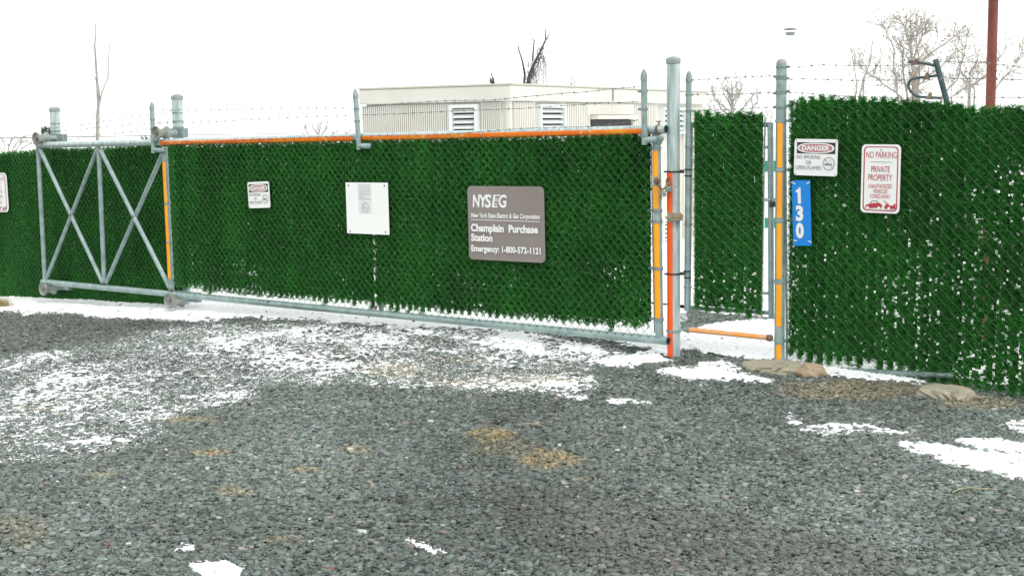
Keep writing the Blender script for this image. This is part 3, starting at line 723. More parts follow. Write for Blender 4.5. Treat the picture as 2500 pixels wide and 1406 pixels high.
for (x0_, y0_, x1_, y1_) in ((1690, 300, 1685, 762), (1868, 284, 1859, 772)):
    MB().tube([PED.at(x0_, y0_), PED.at(x1_, y1_)], .005, 6).build('tension_bar', M['galv_dark'], ped)
for y_ in (360, 488, 716):
    c = PED.at(1872, y_); MB().box(c, PED.e * .03, PED.n * .004, Z * .010).build('band', M['galv'], ped)
for y_ in (419, 668):
    c = on(a, b, (y_ - 190) / 567)
    for dz in (.022, -.022): band(c + Z * dz, Z, .0207, .008, .006).build('hinge_collar', M['black'], ped)
def thinP(u, z):
    n_ = .5 * vnoise(np.asarray(u) * 6 + 9, np.asarray(z) * 4 + 9, 61) + .5 * vnoise(np.asarray(u) / .018 + 9, np.asarray(z) * 45 + 9, 62); return np.clip((n_ - .5) * 2.5, 0, 1) * np.clip((.75 - np.asarray(z)) / .5, 0, 1) * .8
hedge(PED, [(1690, 276), (1780, 276), (1866, 274)], [(1686, 758), (1860, 774)], ped, dens=1050, diamond=.25, thin=thinP, jag=.02)
chainlink(PED, [(1686, 292), (1872, 286)], [(1684, 757), (1868, 770)], ped, .024)
for (ya, ym, yb) in ((197, 188, 186), (231, 229, 227), (271, 266, 262)):
    barbed([PED.at(1690, ya), PED.at(1780, ym + 2), PED.at(1887, yb)], ped, .06, .0012)
# padlock on the narrow gate
c = PED.at(1886, 499, .05); pl_ = thing('padlock', 'black padlock hanging beside the amber tape of the narrow gate', 'padlock', c)
k = MB(); k.box(c, PED.e * .021, PED.n * .012, Z * .018); k.build('body', M['black'], pl_, bevel=.004)
k = MB(); link_ring(k, c + Z * .022, PED.e, Z, .013, .020, .0035); k.build('shackle', M['rust'], pl_)
k = MB(); k.tube([PED.at(1869, 488, .02), PED.at(1884, 487, .05), PED.at(1898, 484, .06)], .005, 6); k.build('hasp', M['galv_pale'], pl_)

# threshold bar
a = mono(1662, 803) + rdir * .05; b = PED.at(1890, 826, .05)
tbr = thing('threshold_bar', 'worn orange taped pipe across the foot of the narrow gateway', 'bar', (a + b) / 2)
MB().tube([on(a, b, .03), on(a, b, .98)], .0165, 14).build('pipe', M['galv_dark'], tbr)
MB().strip(on(a, b, .09), on(a, b, .92), .0168, cdir + Z * .9, math.radians(80), 12).build('reflective_tape', M['worn_orange'], tbr)
MB().tube([on(a, b, .03), on(a, b, .085)], [.012, .026], 12).build('collar', M['galv_dark'], tbr)
MB().tube([on(a, b, .925), on(a, b, .97), on(a, b, .985)], [.022, .024, .017], 12).build('collar', M['rust'], tbr)

# ------------------------------------------------------------------ right-hand fence
pb = np.array([P1[0], P1[1], 0]); zfoot = P1[2]
fen = thing('hedge_fence', 'green artificial hedge fence with barbed wire on the right of the narrow gate', 'fence', pb)
def mono2(x, y):
    d = ray(x, y); t = np.hypot(P1[0], P1[1]) / np.hypot(d[0], d[1]); return (CAM + d * t)[2]
R2 = .0355; zt = mono2(1903, 158)
post = MB().tube([pb + Z * (zfoot - .04), pb + Z * zt], R2, 20).build('post', M['galv'], fen)
MB().lathe(pb + Z * zt, Z, [(R2 * 1.0, -.02), (R2 * .93, -.018), (R2 * .93, .0), (R2 * 1.0, .001), (R2 * .98, .012), (R2 * .8, .026), (R2 * .45, .034), (0, .037)]).build('cap', M['cap'], post)
cd2 = -pb / np.linalg.norm(pb); rd2 = np.array([-cd2[1], cd2[0], 0]); rd2 = rd2 if rd2[0] > 0 else -rd2
for (y0, y1) in ((300, 409), (421, 531), (545, 680), (693, 795), (840, 877)):
    MB().strip(pb + Z * mono2(1903, y1), pb + Z * mono2(1903, y0), R2 + .0006, cd2 - rd2 * .22, math.radians(28), 8).build('reflective_tape', M['amber'], post)
for y_ in (415, 538, 687, 831, 296, 260):
    c = pb + Z * mono2(1903, y_); k = band(c, Z, R2 + .0005, .020, .004); k.box(c + RIGHT.e * (R2 + .018), RIGHT.e * .022, RIGHT.n * .004, Z * .009); k.build('tension_band', M['galv'], post)
for y_, y2 in ((164, 187), (192, 228), (223, 262)):
    c = pb + Z * mono2(1903, y_); k = band(c, Z, R2 + .0005, .012, .004); k.tube([c + rd2 * R2, c + rd2 * (R2 + .018)], .009, 8)
    c = pb + Z * mono2(1903, y2); k.build('wire_lug', M['galv_dark'], post); k = band(c, Z, R2 + .0003, .012, .003); k.tube([c - rd2 * R2, c - rd2 * (R2 + .02)], .009, 8); k.build('wire_lug', M['galv_dark'], post)
MB().tube([RIGHT.at(1917, 265), RIGHT.at(1921, 879)], .008, 6).build('tension_bar', M['galv_dark'], fen)
def thinR(u, z):
    u = np.asarray(u, float); z = np.asarray(z, float); n_ = vnoise(u * 5 + 30, z * 3.5 + 30, 71); n2 = vnoise(u / .012 + 30, z * 66 + 60, 72)
    low = np.clip((1.25 - z) / .9, 0, 1); right = .5 + .5 * np.clip((u - .9) / .5, 0, 1); low = np.maximum(low, .8 * np.clip((u - 1.0) / .4, 0, 1) * np.clip((1.5 - z) / .3, 0, 1))
    edge = np.clip(1 - np.abs(u - .06) / .05, 0, 1) * .5
    return np.clip(np.clip((.24 * n_ + .76 * n2 - .565) * 4.2, 0, 1) * low * right + edge, 0, .85)
topsR = [(1924, 252), (1960, 240), (2110, 238), (2200, 247), (2330, 250), (2380, 265), (2440, 262), (2520, 260), (2680, 268)]
botsR = [(1926, 868), (2000, 888), (2090, 893), (2180, 905), (2240, 925), (2400, 960), (2500, 975), (2680, 1005)]
hedge(RIGHT, topsR, botsR, fen, dens=1050, diamond=.25, thin=thinR, jag=.035)
chainlink(RIGHT, [(1920, 262), (2680, 275)], [(1922, 872), (2680, 1010)], fen, .026, .0014)
for pts in (((1917, 163), (1950, 165), (2000, 159), (2090, 161), (2200, 160), (2290, 151), (2400, 153), (2500, 166), (2680, 170)),
            ((1917, 195), (1960, 193), (2080, 197), (2220, 196), (2360, 192), (2500, 195), (2680, 200)),
            ((1917, 226), (1975, 229), (2060, 235), (2220, 240), (2360, 238), (2500, 239), (2680, 243))):
    barbed([RIGHT.at(x, y, .0) for x, y in pts], fen, .085, .0013)
MB().tube([RIGHT.at(1950, 899), RIGHT.at(2240, 912), RIGHT.at(2330, 917)], .019, 12).build('bottom_rail', M['galv_dark'], fen)

# ------------------------------------------------------------------ left-hand fence
lf0 = LEFT.at(200, 740); lfe = thing('hedge_fence', 'dark green artificial hedge fence behind the braced tail of the sliding gate', 'fence', (lf0[0], lf0[1], float(ground(lf0[0], lf0[1]))))
topsL = [(-260, 388), (0, 376), (100, 366), (250, 361), (426, 352)]; botsL = [(-260, 745), (0, 742), (200, 742), (426, 752)]
hedge(LEFT, topsL, botsL, lfe, dens=560, diamond=.92, jag=.02)
chainlink(LEFT, topsL, botsL, lfe, .024)
for pts in (((-240, 372), (0, 347), (110, 322), (134, 313), (240, 300), (340, 283), (432, 270)), ((-240, 386), (0, 358), (110, 335), (136, 322), (240, 312), (360, 302), (434, 298)), ((150, 345), (240, 331), (360, 318), (434, 318))):
    barbed([LEFT.at(x, y) for x, y in pts], lfe, .13, .0011)

# ------------------------------------------------------------------ signs
def text(s, box, parent, m_, O, X, Y, N, bold=0, shear=0, name='lettering', spacing=1, lift=.0006):
    c = bpy.data.curves.new('t', 'FONT'); c.body = s; c.offset = bold; c.shear = shear; c.space_character = spacing; c.resolution_u = 3; c.fill_mode = 'FRONT'
    t = bpy.data.objects.new('t', c); me = bpy.data.meshes.new_from_object(t); bpy.data.objects.remove(t); bpy.data.curves.remove(c)
    co = np.zeros(len(me.vertices) * 3); me.vertices.foreach_get('co', co); co = co.reshape(-1, 3)
    lo_, hi_ = co.min(0), co.max(0); x0, x1, y0, y1 = box
    a = (co[:, 0] - lo_[0]) / (hi_[0] - lo_[0]) * (x1 - x0) + x0; b = (co[:, 1] - lo_[1]) / (hi_[1] - lo_[1]) * (y1 - y0) + y0
    P = O + a[:, None] * X + b[:, None] * Y + N * lift
    me.vertices.foreach_set('co', P.astype(np.float32).ravel()); me.update(); me.materials.clear()
    return link(name, me, M[m_], parent, smooth=False)

class Sign:
    """sign whose four corners (tl, tr, br, bl) lie on a fence plane; local x, y run 0..1 from the lower left corner"""
    def __init__(s, name, label, pl, corners, off, mat_, rad=.06, th=.003, group=None):
        tl, tr_, br_, bl = (pl.at(x, y, off) for x, y in corners)
        s.C = (tl + tr_ + br_ + bl) / 4; ex = (tr_ + br_ - tl - bl) / 2; ey = (tl + tr_ - bl - br_) / 2
        s.w = np.linalg.norm(ex); s.h = np.linalg.norm(ey); X = ex / s.w; N = np.cross(X, ey / s.h); N /= np.linalg.norm(N); Y = np.cross(N, X)
        s.X, s.Y, s.N = X * s.w, Y * s.h, N; s.Xu, s.Yu = X, Y; s.O = s.C - s.X / 2 - s.Y / 2; s.i = 0
        s.t = thing(name, label, 'sign', s.O + s.X / 2, group)
        s.plate = s.shape(s.rrect(0, 1, 0, 1, rad * s.w), mat_, 'plate', -th, th)
    def p(s, x, y, z=0): return s.O + s.X * x + s.Y * y + s.N * z
    def rrect(s, x0, x1, y0, y1, r):
        rx, ry = r / s.w, r / s.h; P = []
        for cx, cy, a0 in ((x1 - rx, y1 - ry, 0), (x0 + rx, y1 - ry, 90), (x0 + rx, y0 + ry, 180), (x1 - rx, y0 + ry, 270)):
            for k in range(6):
                a = math.radians(a0 + 18 * k); P.append((cx + rx * math.cos(a), cy + ry * math.sin(a)))
        return P
    def shape(s, pts, m_, name='panel', z=None, th=.0005):
        if z is None: s.i += 1; z = .0006 * s.i - th
        return MB().prism([s.p(x, y, z) for x, y in pts], s.N * th).build(name, M[m_], s.t, smooth=False)
    def ring(s, outer, inner, m_, name):
        s.i += 1; z = .0006 * s.i; n = len(outer); mb = MB()
        mb.add([s.p(x, y, z) for x, y in outer] + [s.p(x, y, z) for x, y in inner], [(i, (i + 1) % n, n + (i + 1) % n, n + i) for i in range(n)])
        return mb.build(name, M[m_], s.t, smooth=False)
    def circ(s, cx, cy, r):      # r in metres
        return [(cx + r / s.w * math.cos(a), cy + r / s.h * math.sin(a)) for a in np.linspace(0, 2 * math.pi, 37)[:-1]]
    def bar(s, x0, y0, x1, y1, wd, m_, name='stripe'):
        a = np.array([x0 * s.w, y0 * s.h]); b = np.array([x1 * s.w, y1 * s.h]); d = (b - a) / np.linalg.norm(b - a); q_ = np.array([-d[1], d[0]]) * wd / 2
        return s.shape([(p_[0] / s.w, p_[1] / s.h) for p_ in (a - q_, b - q_, b + q_, a + q_)], m_, name)
    def text(s, st_, box, m_, **k): s.i += 1; return text(st_, box, s.t, m_, s.O, s.X, s.Y, s.N, lift=.0006 * s.i, **k)
    def bolts(s, pts, r=.006, m_='cap'):
        for x, y in pts: MB().lathe(s.p(x, y), s.N, [(r, 0), (r, .002), (r * .6, .004), (0, .0045)], 10).build('bolt', M[m_], s.t)

def danger(corners, pl, label):
    s = Sign('danger_sign', label, pl, corners, .05, 'white', .05, group='danger signs on the green hedge')
    s.shape(s.rrect(.06, .95, .60, .91, .002), 'blackink', 'header')
    s.shape([(.5 + .425 * math.copysign(abs(math.cos(a)) ** .75, math.cos(a)), .755 + .14 * math.copysign(abs(math.sin(a)) ** .85, math.sin(a))) for a in np.linspace(0, 2 * math.pi, 41)[:-1]], 'white', 'oval')
    s.shape([(.5 + .385 * math.copysign(abs(math.cos(a)) ** .75, math.cos(a)), .755 + .115 * math.copysign(abs(math.sin(a)) ** .85, math.sin(a))) for a in np.linspace(0, 2 * math.pi, 41)[:-1]], 'pink', 'oval')
    s.text('DANGER', (.18, .82, .685, .825), 'whiteink', bold=.035)
    s.text('NO SMOKING', (.06, .61, .46, .56), 'greyink'); s.text('OR', (.28, .41, .31, .41), 'greyink'); s.text('OPEN FLAMES', (.04, .64, .165, .27), 'greyink')
    r = .135 * s.w
    s.ring(s.circ(.81, .34, r), s.circ(.81, .34, r * .90), 'greyink', 'symbol_ring')
    s.bar(.81 - .10, .34 + .13, .81 + .10, .34 - .13, .0028, 'greyink', 'symbol_slash')
    s.bar(.72, .32, .80, .32, .008, 'blackink', 'cigarette'); s.bar(.80, .32, .89, .32, .008, 'greyink', 'cigarette')
    s.bar(.85, .36, .87, .44, .003, 'lineink', 'smoke'); s.bar(.83, .42, .85, .48, .003, 'lineink', 'smoke')
    s.bolts(((.04, .95), (.96, .95), (.04, .05), (.96, .05)), .004)
danger([(1940, 339), (2045, 341), (2044, 431), (1938, 428)], RIGHT, 'white danger no smoking sign just above the blue number plate')
danger([(604, 445), (656, 443), (660, 507), (607, 509)], GATE, 'small white danger no smoking sign in the left part of the sliding gate')

def noparking(corners, pl, label, ink='red'):
    s = Sign('no_parking_sign', label, pl, corners, .05, 'white', .11, group='no parking signs on the green hedge')
    s.ring(s.rrect(.055, .945, .03, .97, .10 * s.w), s.rrect(.085, .915, .045, .955, .085 * s.w), ink, 'border')
    s.text('NO PARKING', (.12, .90, .80, .895), ink); s.bar(.24, .745, .78, .745, .0026, 'greyink', 'rule')
    s.text('PRIVATE', (.26, .74, .595, .685), ink); s.text('PROPERTY', (.19, .80, .475, .565), ink)
    s.text('UNAUTHORIZED', (.20, .80, .365, .425), ink); s.text('VEHICLES', (.32, .69, .29, .35), ink); s.text('TOWED AWAY', (.24, .77, .215, .275), ink)
    s.shape([(.12, .075), (.16, .12), (.26, .135), (.36, .145), (.50, .15), (.55, .13), (.57, .10), (.54, .085), (.2, .07)], ink, 'car_picture')
    s.shape([(.24, .13), (.31, .18), (.43, .185), (.47, .145), (.45, .145), (.41, .175), (.32, .172), (.27, .135)], 'greyink', 'car_roof')
    s.shape([(.63, .08), (.66, .135), (.73, .14), (.75, .115), (.86, .12), (.89, .15), (.91, .15), (.91, .07), (.65, .065)], ink, 'truck_picture')
    s.bar(.60, .185, .75, .125, .004, ink, 'hoist'); s.bar(.62, .175, .66, .175, .003, ink, 'hoist')
    for x in (.20, .49, .75): s.shape(s.circ(x, .075, .035 * s.w), 'white', 'wheel_picture')
    s.bolts(((.5, .92), (.5, .08)), .006)
noparking([(2105, 352), (2199, 354), (2196, 522), (2100, 519)], RIGHT, 'white and red no parking sign on the fence right of the blue number plate')
noparking([(-44, 422), (17, 424), (20, 516), (-40, 520)], LEFT, 'no parking sign cut by the left edge of the view on the far fence', 'pink')

s = Sign('notice_board', 'blank white board with a small grey faded notice in the middle of the sliding gate', GATE, [(843, 446), (946, 446), (951, 574), (848, 569)], .05, 'white', .01)
s.shape([(.295, .40), (.625, .385), (.615, .975), (.29, .985)], 'palegrey', 'sticker')
for k in range(7): s.bar(.32, .95 - .043 * k, .59 - (.17 if k == 5 else 0), .945 - .043 * k, .006, 'lineink', 'printed_line')
s.ring(s.circ(.465, .52, .083 * s.w), s.circ(.465, .52, .068 * s.w), 'lineink', 'symbol_ring'); s.bar(.40, .59, .53, .455, .006, 'lineink', 'symbol_slash'); s.bar(.41, .51, .51, .505, .006, 'lineink', 'cigarette')
s.bolts(((.075, .94), (.92, .94), (.075, .04), (.92, .05)), .007, 'blackink')

s = Sign('station_sign', 'square brown board with rounded corners and white station lettering on the sliding gate', GATE, [(1141, 454), (1327, 456), (1332, 642), (1145, 633)], .055, 'brown', .05)
for (t_, b_) in (('N', (.068, .168, .715, .885)), ('Y', (.155, .275, .715, .887)), ('S', (.235, .322, .708, .890)), ('G', (.418, .525, .712, .890))):
    s.text(t_, b_, 'whiteink', bold=.03, shear=.12 if t_ != 'Y' else .1, name='lettering')
e0 = lambda x, y: (x + (y - .715) * .17, y)
for (xa, xb, ya, yb) in ((.325, .352, .715, .885), (.352, .415, .868, .885), (.352, .400, .822, .836), (.352, .402, .796, .808), (.352, .398, .754, .768), (.352, .408, .715, .735)):
    s.shape([e0(xa, ya), e0(xb, ya), e0(xb, yb), e0(xa, yb)], 'whiteink', 'lettering')
s.text('New York State Electric & Gas Corporation', (.048, .950, .552, .64), 'whiteink', bold=.03, shear=.22)
s.bar(.048, .545, .950, .540, .0045, 'whiteink', 'rule')
s.text('Champlain  Purchase', (.045, .925, .352, .49), 'whiteink', bold=.045)
s.text('Station', (.045, .335, .25, .355), 'whiteink', bold=.045)
s.text('Emergency: 1-800-572-1121', (.045, .955, .085, .20), 'whiteink', bold=.038)
s.bolts(((.04, .94), (.955, .94), (.045, .065), (.955, .065)), .006)

s = Sign('number_plate', 'tall blue number plate reading 130 under the white danger sign', RIGHT, [(1934, 441), (1979, 440), (1980, 600), (1936, 600)], .05, 'blue', .015)
s.shape([(.31, .645), (.475, .645), (.475, .89), (.37, .89), (.335, .865), (.21, .852), (.21, .812), (.31, .82)], 'whiteink', 'lettering'); s.text('3', (.18, .59, .375, .62), 'whiteink', bold=.05); s.text('0', (.16, .60, .11, .355), 'whiteink', bold=.055)
for x0_, y0_, x1_, y1_ in ((0.0, .975, .2, .945), (.82, .95, 1.0, .965), (.02, .085, .22, .075), (.82, .075, 1.02, .055)): s.bar(x0_, y0_, x1_, y1_, .006, 'whiteink', 'wire_tie')

# ------------------------------------------------------------------ prefabricated building behind
BC = at_depth(1247, 300, 19.6); BC[2] = 0
dR = np.array([3.65, 6.4, 0]); dR /= np.linalg.norm(dR); dL = np.array([-dR[1], dR[0], 0])
class Face:
    def __init__(s, d, n): s.d, s.n = d, n
    def at(s, x, y, off=0):
        r = ray(x, y); o_ = BC + s.n * off; t = ((o_ - CAM) @ s.n) / (r @ s.n); return CAM + r * t
FR = Face(dR, np.array([dR[1], -dR[0], 0])); FL = Face(dL, np.array([-dL[1], dL[0], 0]))
for f_ in (FR, FL):
    if f_.n @ (-BC) < 0: f_.n = -f_.n
LR = float((FR.at(1726, 234) - BC) @ dR); LL = float((FL.at(880, 232) - BC) @ dL)
ZT = float(FL.at(1236, 208)[2]); ZB = -.5; ZF = float(FL.at(1240, 247)[2])
bld = thing('equipment_building', 'low cream ribbed prefabricated building behind the sliding gate', 'building', (BC[0], BC[1], ZB))
wl = MB(); cen = BC + dR * LR / 2 + dL * LL / 2
wl.box(cen + Z * (ZB + ZF) / 2, dR * (LR / 2 - .06), dL * (LL / 2 - .06), Z * (ZF - ZB) / 2); wl.build('wall', M['cream'], bld, smooth=False)
fb = MB(); fb.prism([cen + dR * a_ * (LR / 2 + .02) + dL * b_ * (LL / 2 + .02) + Z * ZF for a_, b_ in ((-1, -1), (1, -1), (1, 1), (-1, 1))], Z * (ZT - ZF)); fb.build('fascia', M['cream'], bld, smooth=False, bevel=.02)
rf = MB(); rf.box(cen + Z * (ZT + .012), dR * (LR / 2 + .03), dL * (LL / 2 + .03), Z * .012); rf.build('roof_edge', M['cream_dark'], bld, smooth=False)
def ribs(f_, x0, x1, y0, y1, n):
    a = f_.at(x0, y0, -.06); b = f_.at(x1, y0, -.06); zb = f_.at((x0 + x1) / 2, y1, -.06)[2]; zt_ = a[2] * .5 + b[2] * .5; mb = MB(); L = np.linalg.norm((b - a)[:2]); d = (b - a); d[2] = 0; d /= np.linalg.norm(d)
    for i in range(n):
        c = a + d * (L * (i + .5) / n); c[2] = (zt_ + zb) / 2
        mb.box(c + f_.n * .02, d * (L / n * .30), f_.n * .0205, Z * (zt_ - zb) / 2)
    mb.build('ribbed_panel', M['cream'], bld, smooth=False)
ribs(FL, 886, 1098, 258, 560, 42); ribs(FL, 1178, 1226, 250, 560, 10)
ribs(FR, 1249, 1301, 250, 600, 12); ribs(FR, 1380, 1436, 254, 600, 13); ribs(FR, 1540, 1598, 254, 600, 14); ribs(FR, 1436, 1540, 254, 274, 24); ribs(FR, 1664, 1722, 262, 600, 16)
def louvre(f_, x0, x1, y0, y1, n):
    a = f_.at(x0, y0, -.06); b = f_.at(x1, y1, -.06); wv = (b - a); wv[2] = 0; W_ = np.linalg.norm(wv); d = wv / W_; h = a[2] - b[2]; c = a + d * W_ / 2 - Z * h / 2
    fr = MB()
    for sg in (-1, 1):
        fr.box(c + d * sg * (W_ / 2 + .025) + f_.n * .04, d * .025, f_.n * .05, Z * (h / 2 + .05)); fr.box(c + Z * sg * (h / 2 + .025) + f_.n * .04, d * (W_ / 2 - .001), f_.n * .05, Z * .024)
    lv = fr.build('louvre_frame', M['louvre'], bld, smooth=False)
    MB().box(c + f_.n * .004, d * W_ / 2, f_.n * .003, Z * h / 2).build('opening_shade', M['interior_dark'], lv, smooth=False)  # flat dark panel in place of the shade behind the blades
    bl = MB()
    for i in range(n):
        zc = h / 2 - (i + .5) * h / n; t_ = (f_.n * .7 - Z * .72) * (h / n * .42); bl.box(c + Z * zc + f_.n * .04, d * (W_ / 2 - .004), t_, np.cross(d, t_) / np.linalg.norm(t_) * .006)
    bl.build('louvre_blades', M['louvre'], lv, smooth=False)
louvre(FL, 1110, 1166, 265, 330, 5); louvre(FR, 1311, 1368, 264, 330, 5); louvre(FR, 1612, 1662, 270, 320, 4); louvre(FR, 1612, 1650, 540, 584, 5)
a = FR.at(1440, 293, -.06); b = FR.at(1536, 293, -.06); d = b - a; d[2] = 0; L = np.linalg.norm(d); d /= L; zt_ = (a[2] + b[2]) / 2; c = (a + b) / 2
dr = MB(); dr.box(np.array([c[0], c[1], (zt_ + ZB) / 2]) + FR.n * .02, d * L / 2, FR.n * .02, Z * (zt_ - ZB) / 2); dr = dr.build('door', M['interior_dark'], bld, smooth=False)
hd = MB(); hd.box(np.array([c[0], c[1], zt_ + .04]) + FR.n * .07, d * (L / 2 + .03), FR.n * .09, Z * .03); hd.build('door_hood', M['cream'], bld, smooth=False)
hd = MB(); hd.box(np.array([c[0], c[1], zt_ + .17]) + FR.n * .02, d * (L / 2 + .12), FR.n * .02, Z * .09); hd.build('header_panel', M['cream'], bld, smooth=False)
cdt = MB(); cdt.tube([FR.at(1497, 216, .03), FR.at(1497, 246, .03), FR.at(1492, 252, -.03), FR.at(1492, 276, -.03)], .012, 8); cdt.build('conduit', M['galv_dark'], bld)
for x_ in (1290, 1600, 1660): MB().box(np.array([*FR.at(x_, 270, -.055)[:2], (ZB + ZF) / 2]), dR * .006, FR.n * .004, Z * (ZF - ZB) / 2).build('panel_seam', M['cream_dark'], bld, smooth=False)
tr1 = MB(); tr1.box(BC + Z * (ZB + ZF) / 2 - FR.n * .05 - FL.n * .05, dR * .03, dL * .03, Z * (ZF - ZB) / 2); tr1.build('corner_trim', M['cream'], bld, smooth=False)

# ------------------------------------------------------------------ trees and shrubs
def limb_tree(name, label, Y, base_x, limbs, mt, r, ntw, ltw, leaves=0, cat='tree', rt=.006, dep=.5, up=.5):
    """tree whose main limbs follow traced lines (px), each with its own depth, thickness and forking twigs"""
    b0 = at_depth(base_x, 300, Y); zg = float(ground(b0[0], b0[1])); t = thing(name, label, cat, (b0[0], b0[1], zg)); tr_, cr, tips = MB(), MB(), []
    tr_.tube([np.array([b0[0], b0[1], zg - .05]), np.array([b0[0] + .02, b0[1], zg + .25]), at_depth(*limbs[0][0], Y)], [r * 1.3, r * 1.1, r], 8)
    pm = Y / F_PX
    for li, L in enumerate(limbs):
        dy = random.gauss(0, dep) if li else 0; P = [np.array([b0[0], b0[1] + dy * .3, zg + .1])] + [at_depth(x, y, Y + dy * (.4 + .6 * i / len(L))) for i, (x, y) in enumerate(L)]
        # roughen
        Q = [P[0]]
        for i in range(len(P) - 1):
            for f in (.5, 1): Q.append(P[i] * (1 - f) + P[i + 1] * f + (np.array([random.gauss(0, 1), random.gauss(0, 1), random.gauss(0, .4)]) * pm * 2.2 if f < 1 else 0))
        rr = np.linspace(r * (1 if li == 0 else .75), rt, len(Q)); cr.tube(Q, list(rr), 6, caps=False)
        n = len(Q)
        for k in range(ntw):
            i = random.randint(max(2, n // 4), n - 1); f = random.random(); p = Q[i - 1] * (1 - f) + Q[i] * f
            d = Q[i] - Q[i - 1]; d /= np.linalg.norm(d) + 1e-9
            def twig(p, d, L_, r_, lev):
                a_ = np.array([random.gauss(0, 1), random.gauss(0, .8), random.gauss(.15, .7)]); a_ /= np.linalg.norm(a_)
                dd = d * .75 + a_ * .75 + Z * up * .35; dd /= np.linalg.norm(dd); pts = [p]
                for j in range(4):
                    dd = dd + np.array([random.gauss(0, .22) for _ in range(3)]); dd /= np.linalg.norm(dd); pts.append(pts[-1] + dd * L_ / 4)
                cr.tube(pts, list(np.linspace(r_, r_ * .6, 5)), 4, caps=False); tips.extend(pts[2:])
                if lev:
                    for _ in range(random.randint(2, 3)): twig(random.choice(pts[1:]), dd, L_ * random.uniform(.4, .7), r_ * .8, lev - 1)
            twig(p, d, ltw * pm * random.uniform(.5, 1.2), rt, 1 if ltw > 18 else 0)
    tr_.build('trunk', M[mt], t); cr.build('crown', M[mt], t)
    if leaves:
        lf = MB()
        for _ in range(leaves):
            p = random.choice(tips) + np.array([random.gauss(0, .012) for _ in range(3)])
            a_ = np.array([random.gauss(0, 1) for _ in range(3)]); a_ /= np.linalg.norm(a_); b_ = np.cross(a_, [random.gauss(0, 1) for _ in range(3)]); b_ /= np.linalg.norm(b_)
            s_ = random.uniform(.013, .028); lf.add([p - a_ * s_, p + b_ * s_ * .5, p + a_ * s_, p - b_ * s_ * .5], [(0, 1, 2, 3)])
        lf.build('foliage', M['dry_leaf'], t, smooth=False)
    return t
limb_tree('bare_tree', 'broad bare tree keeping a few tan leaves beyond the right fence', 21, 2243,
    [[(2243, 240), (2232, 200), (2226, 160), (2222, 110), (2224, 75), (2222, 40)], [(2200, 238), (2170, 215), (2145, 195), (2112, 175), (2092, 152)], [(2232, 190), (2258, 142), (2300, 112), (2326, 92), (2345, 80)],
     [(2190, 225), (2182, 170), (2184, 125), (2165, 85), (2158, 66)], [(2226, 130), (2212, 85), (2200, 52)], [(2228, 150), (2250, 92), (2268, 62)], [(2300, 235), (2338, 195), (2356, 125), (2368, 70)], [(2236, 215), (2275, 180), (2310, 150), (2335, 118)],
     [(2215, 235), (2205, 180), (2206, 120), (2190, 90)], [(2240, 225), (2244, 150), (2236, 95), (2246, 66)]], 'bark', .026, 36, 44, 1100, rt=.0044)
limb_tree('bare_tree', 'smaller leaf flecked bare tree behind the rusty pole', 22, 2365,
    [[(2365, 245), (2370, 212), (2400, 190), (2438, 145), (2458, 112)], [(2322, 238), (2346, 220), (2382, 200), (2402, 165), (2420, 135)], [(2368, 225), (2368, 180), (2386, 150), (2392, 118)], [(2420, 235), (2450, 190), (2475, 160), (2496, 130)], [(2380, 220), (2350, 180), (2340, 150)]], 'bark', .022, 26, 36, 350, rt=.0044)
limb_tree('bare_tree', 'thin two stemmed bare tree left of the broad one beyond the right fence', 20, 2095,
    [[(2098, 238), (2106, 200), (2122, 160), (2128, 125), (2131, 104)], [(2088, 238), (2092, 205), (2085, 165), (2078, 118)], [(2110, 185), (2140, 165), (2155, 130)]], 'bark', .018, 8, 24, rt=.005)
limb_tree('bare_tree', 'fine twigged bare tree seen over the narrow gate', 34, 1788,
    [[(1788, 275), (1787, 240), (1785, 198)], [(1786, 265), (1768, 232), (1760, 205)], [(1790, 265), (1806, 232), (1812, 205)], [(1784, 285), (1752, 250), (1736, 222)], [(1792, 280), (1825, 250), (1842, 228)], [(1782, 290), (1735, 268), (1722, 240)],
     [(1786, 250), (1776, 220), (1778, 195)], [(1790, 250), (1798, 220), (1800, 202)], [(1792, 288), (1832, 272), (1852, 250)], [(1784, 275), (1745, 245), (1738, 215)]], 'bark', .030, 14, 26, rt=.0075, up=1.2)
limb_tree('bare_shrub', 'bare shrub over the top rail left of the building', 34, 780,
    [[(778, 336), (782, 312), (784, 300)], [(772, 336), (768, 318), (764, 305)], [(785, 336), (795, 318), (799, 300)], [(775, 336), (778, 322), (775, 308)], [(760, 336), (748, 318), (744, 308)], [(800, 338), (815, 326), (830, 318)], [(820, 338), (840, 328), (855, 320)], [(770, 338), (740, 328)]], 'bark', .025, 7, 12, cat='shrub', rt=.010, up=1)
limb_tree('bare_shrub', 'faint brush at the left edge above the far fence', 28, 30,
    [[(20, 368), (28, 345), (36, 332)], [(30, 368), (45, 345), (62, 335)], [(10, 368), (12, 352), (6, 340)], [(40, 368), (52, 350), (48, 338)], [(5, 370), (-10, 352), (-20, 342)], [(50, 368), (66, 355), (78, 348)]], 'bark_washed', .02, 9, 16, cat='shrub', rt=.008, up=.6)
limb_tree('bare_shrub', 'twiggy brush between the narrow gate and the amber taped post', 36, 1875,
    [[(1875, 320), (1872, 290), (1868, 270)], [(1878, 320), (1882, 290), (1886, 275)], [(1870, 320), (1860, 295), (1852, 280)]], 'bark_washed', .02, 7, 14, cat='shrub', rt=.010, up=.8)
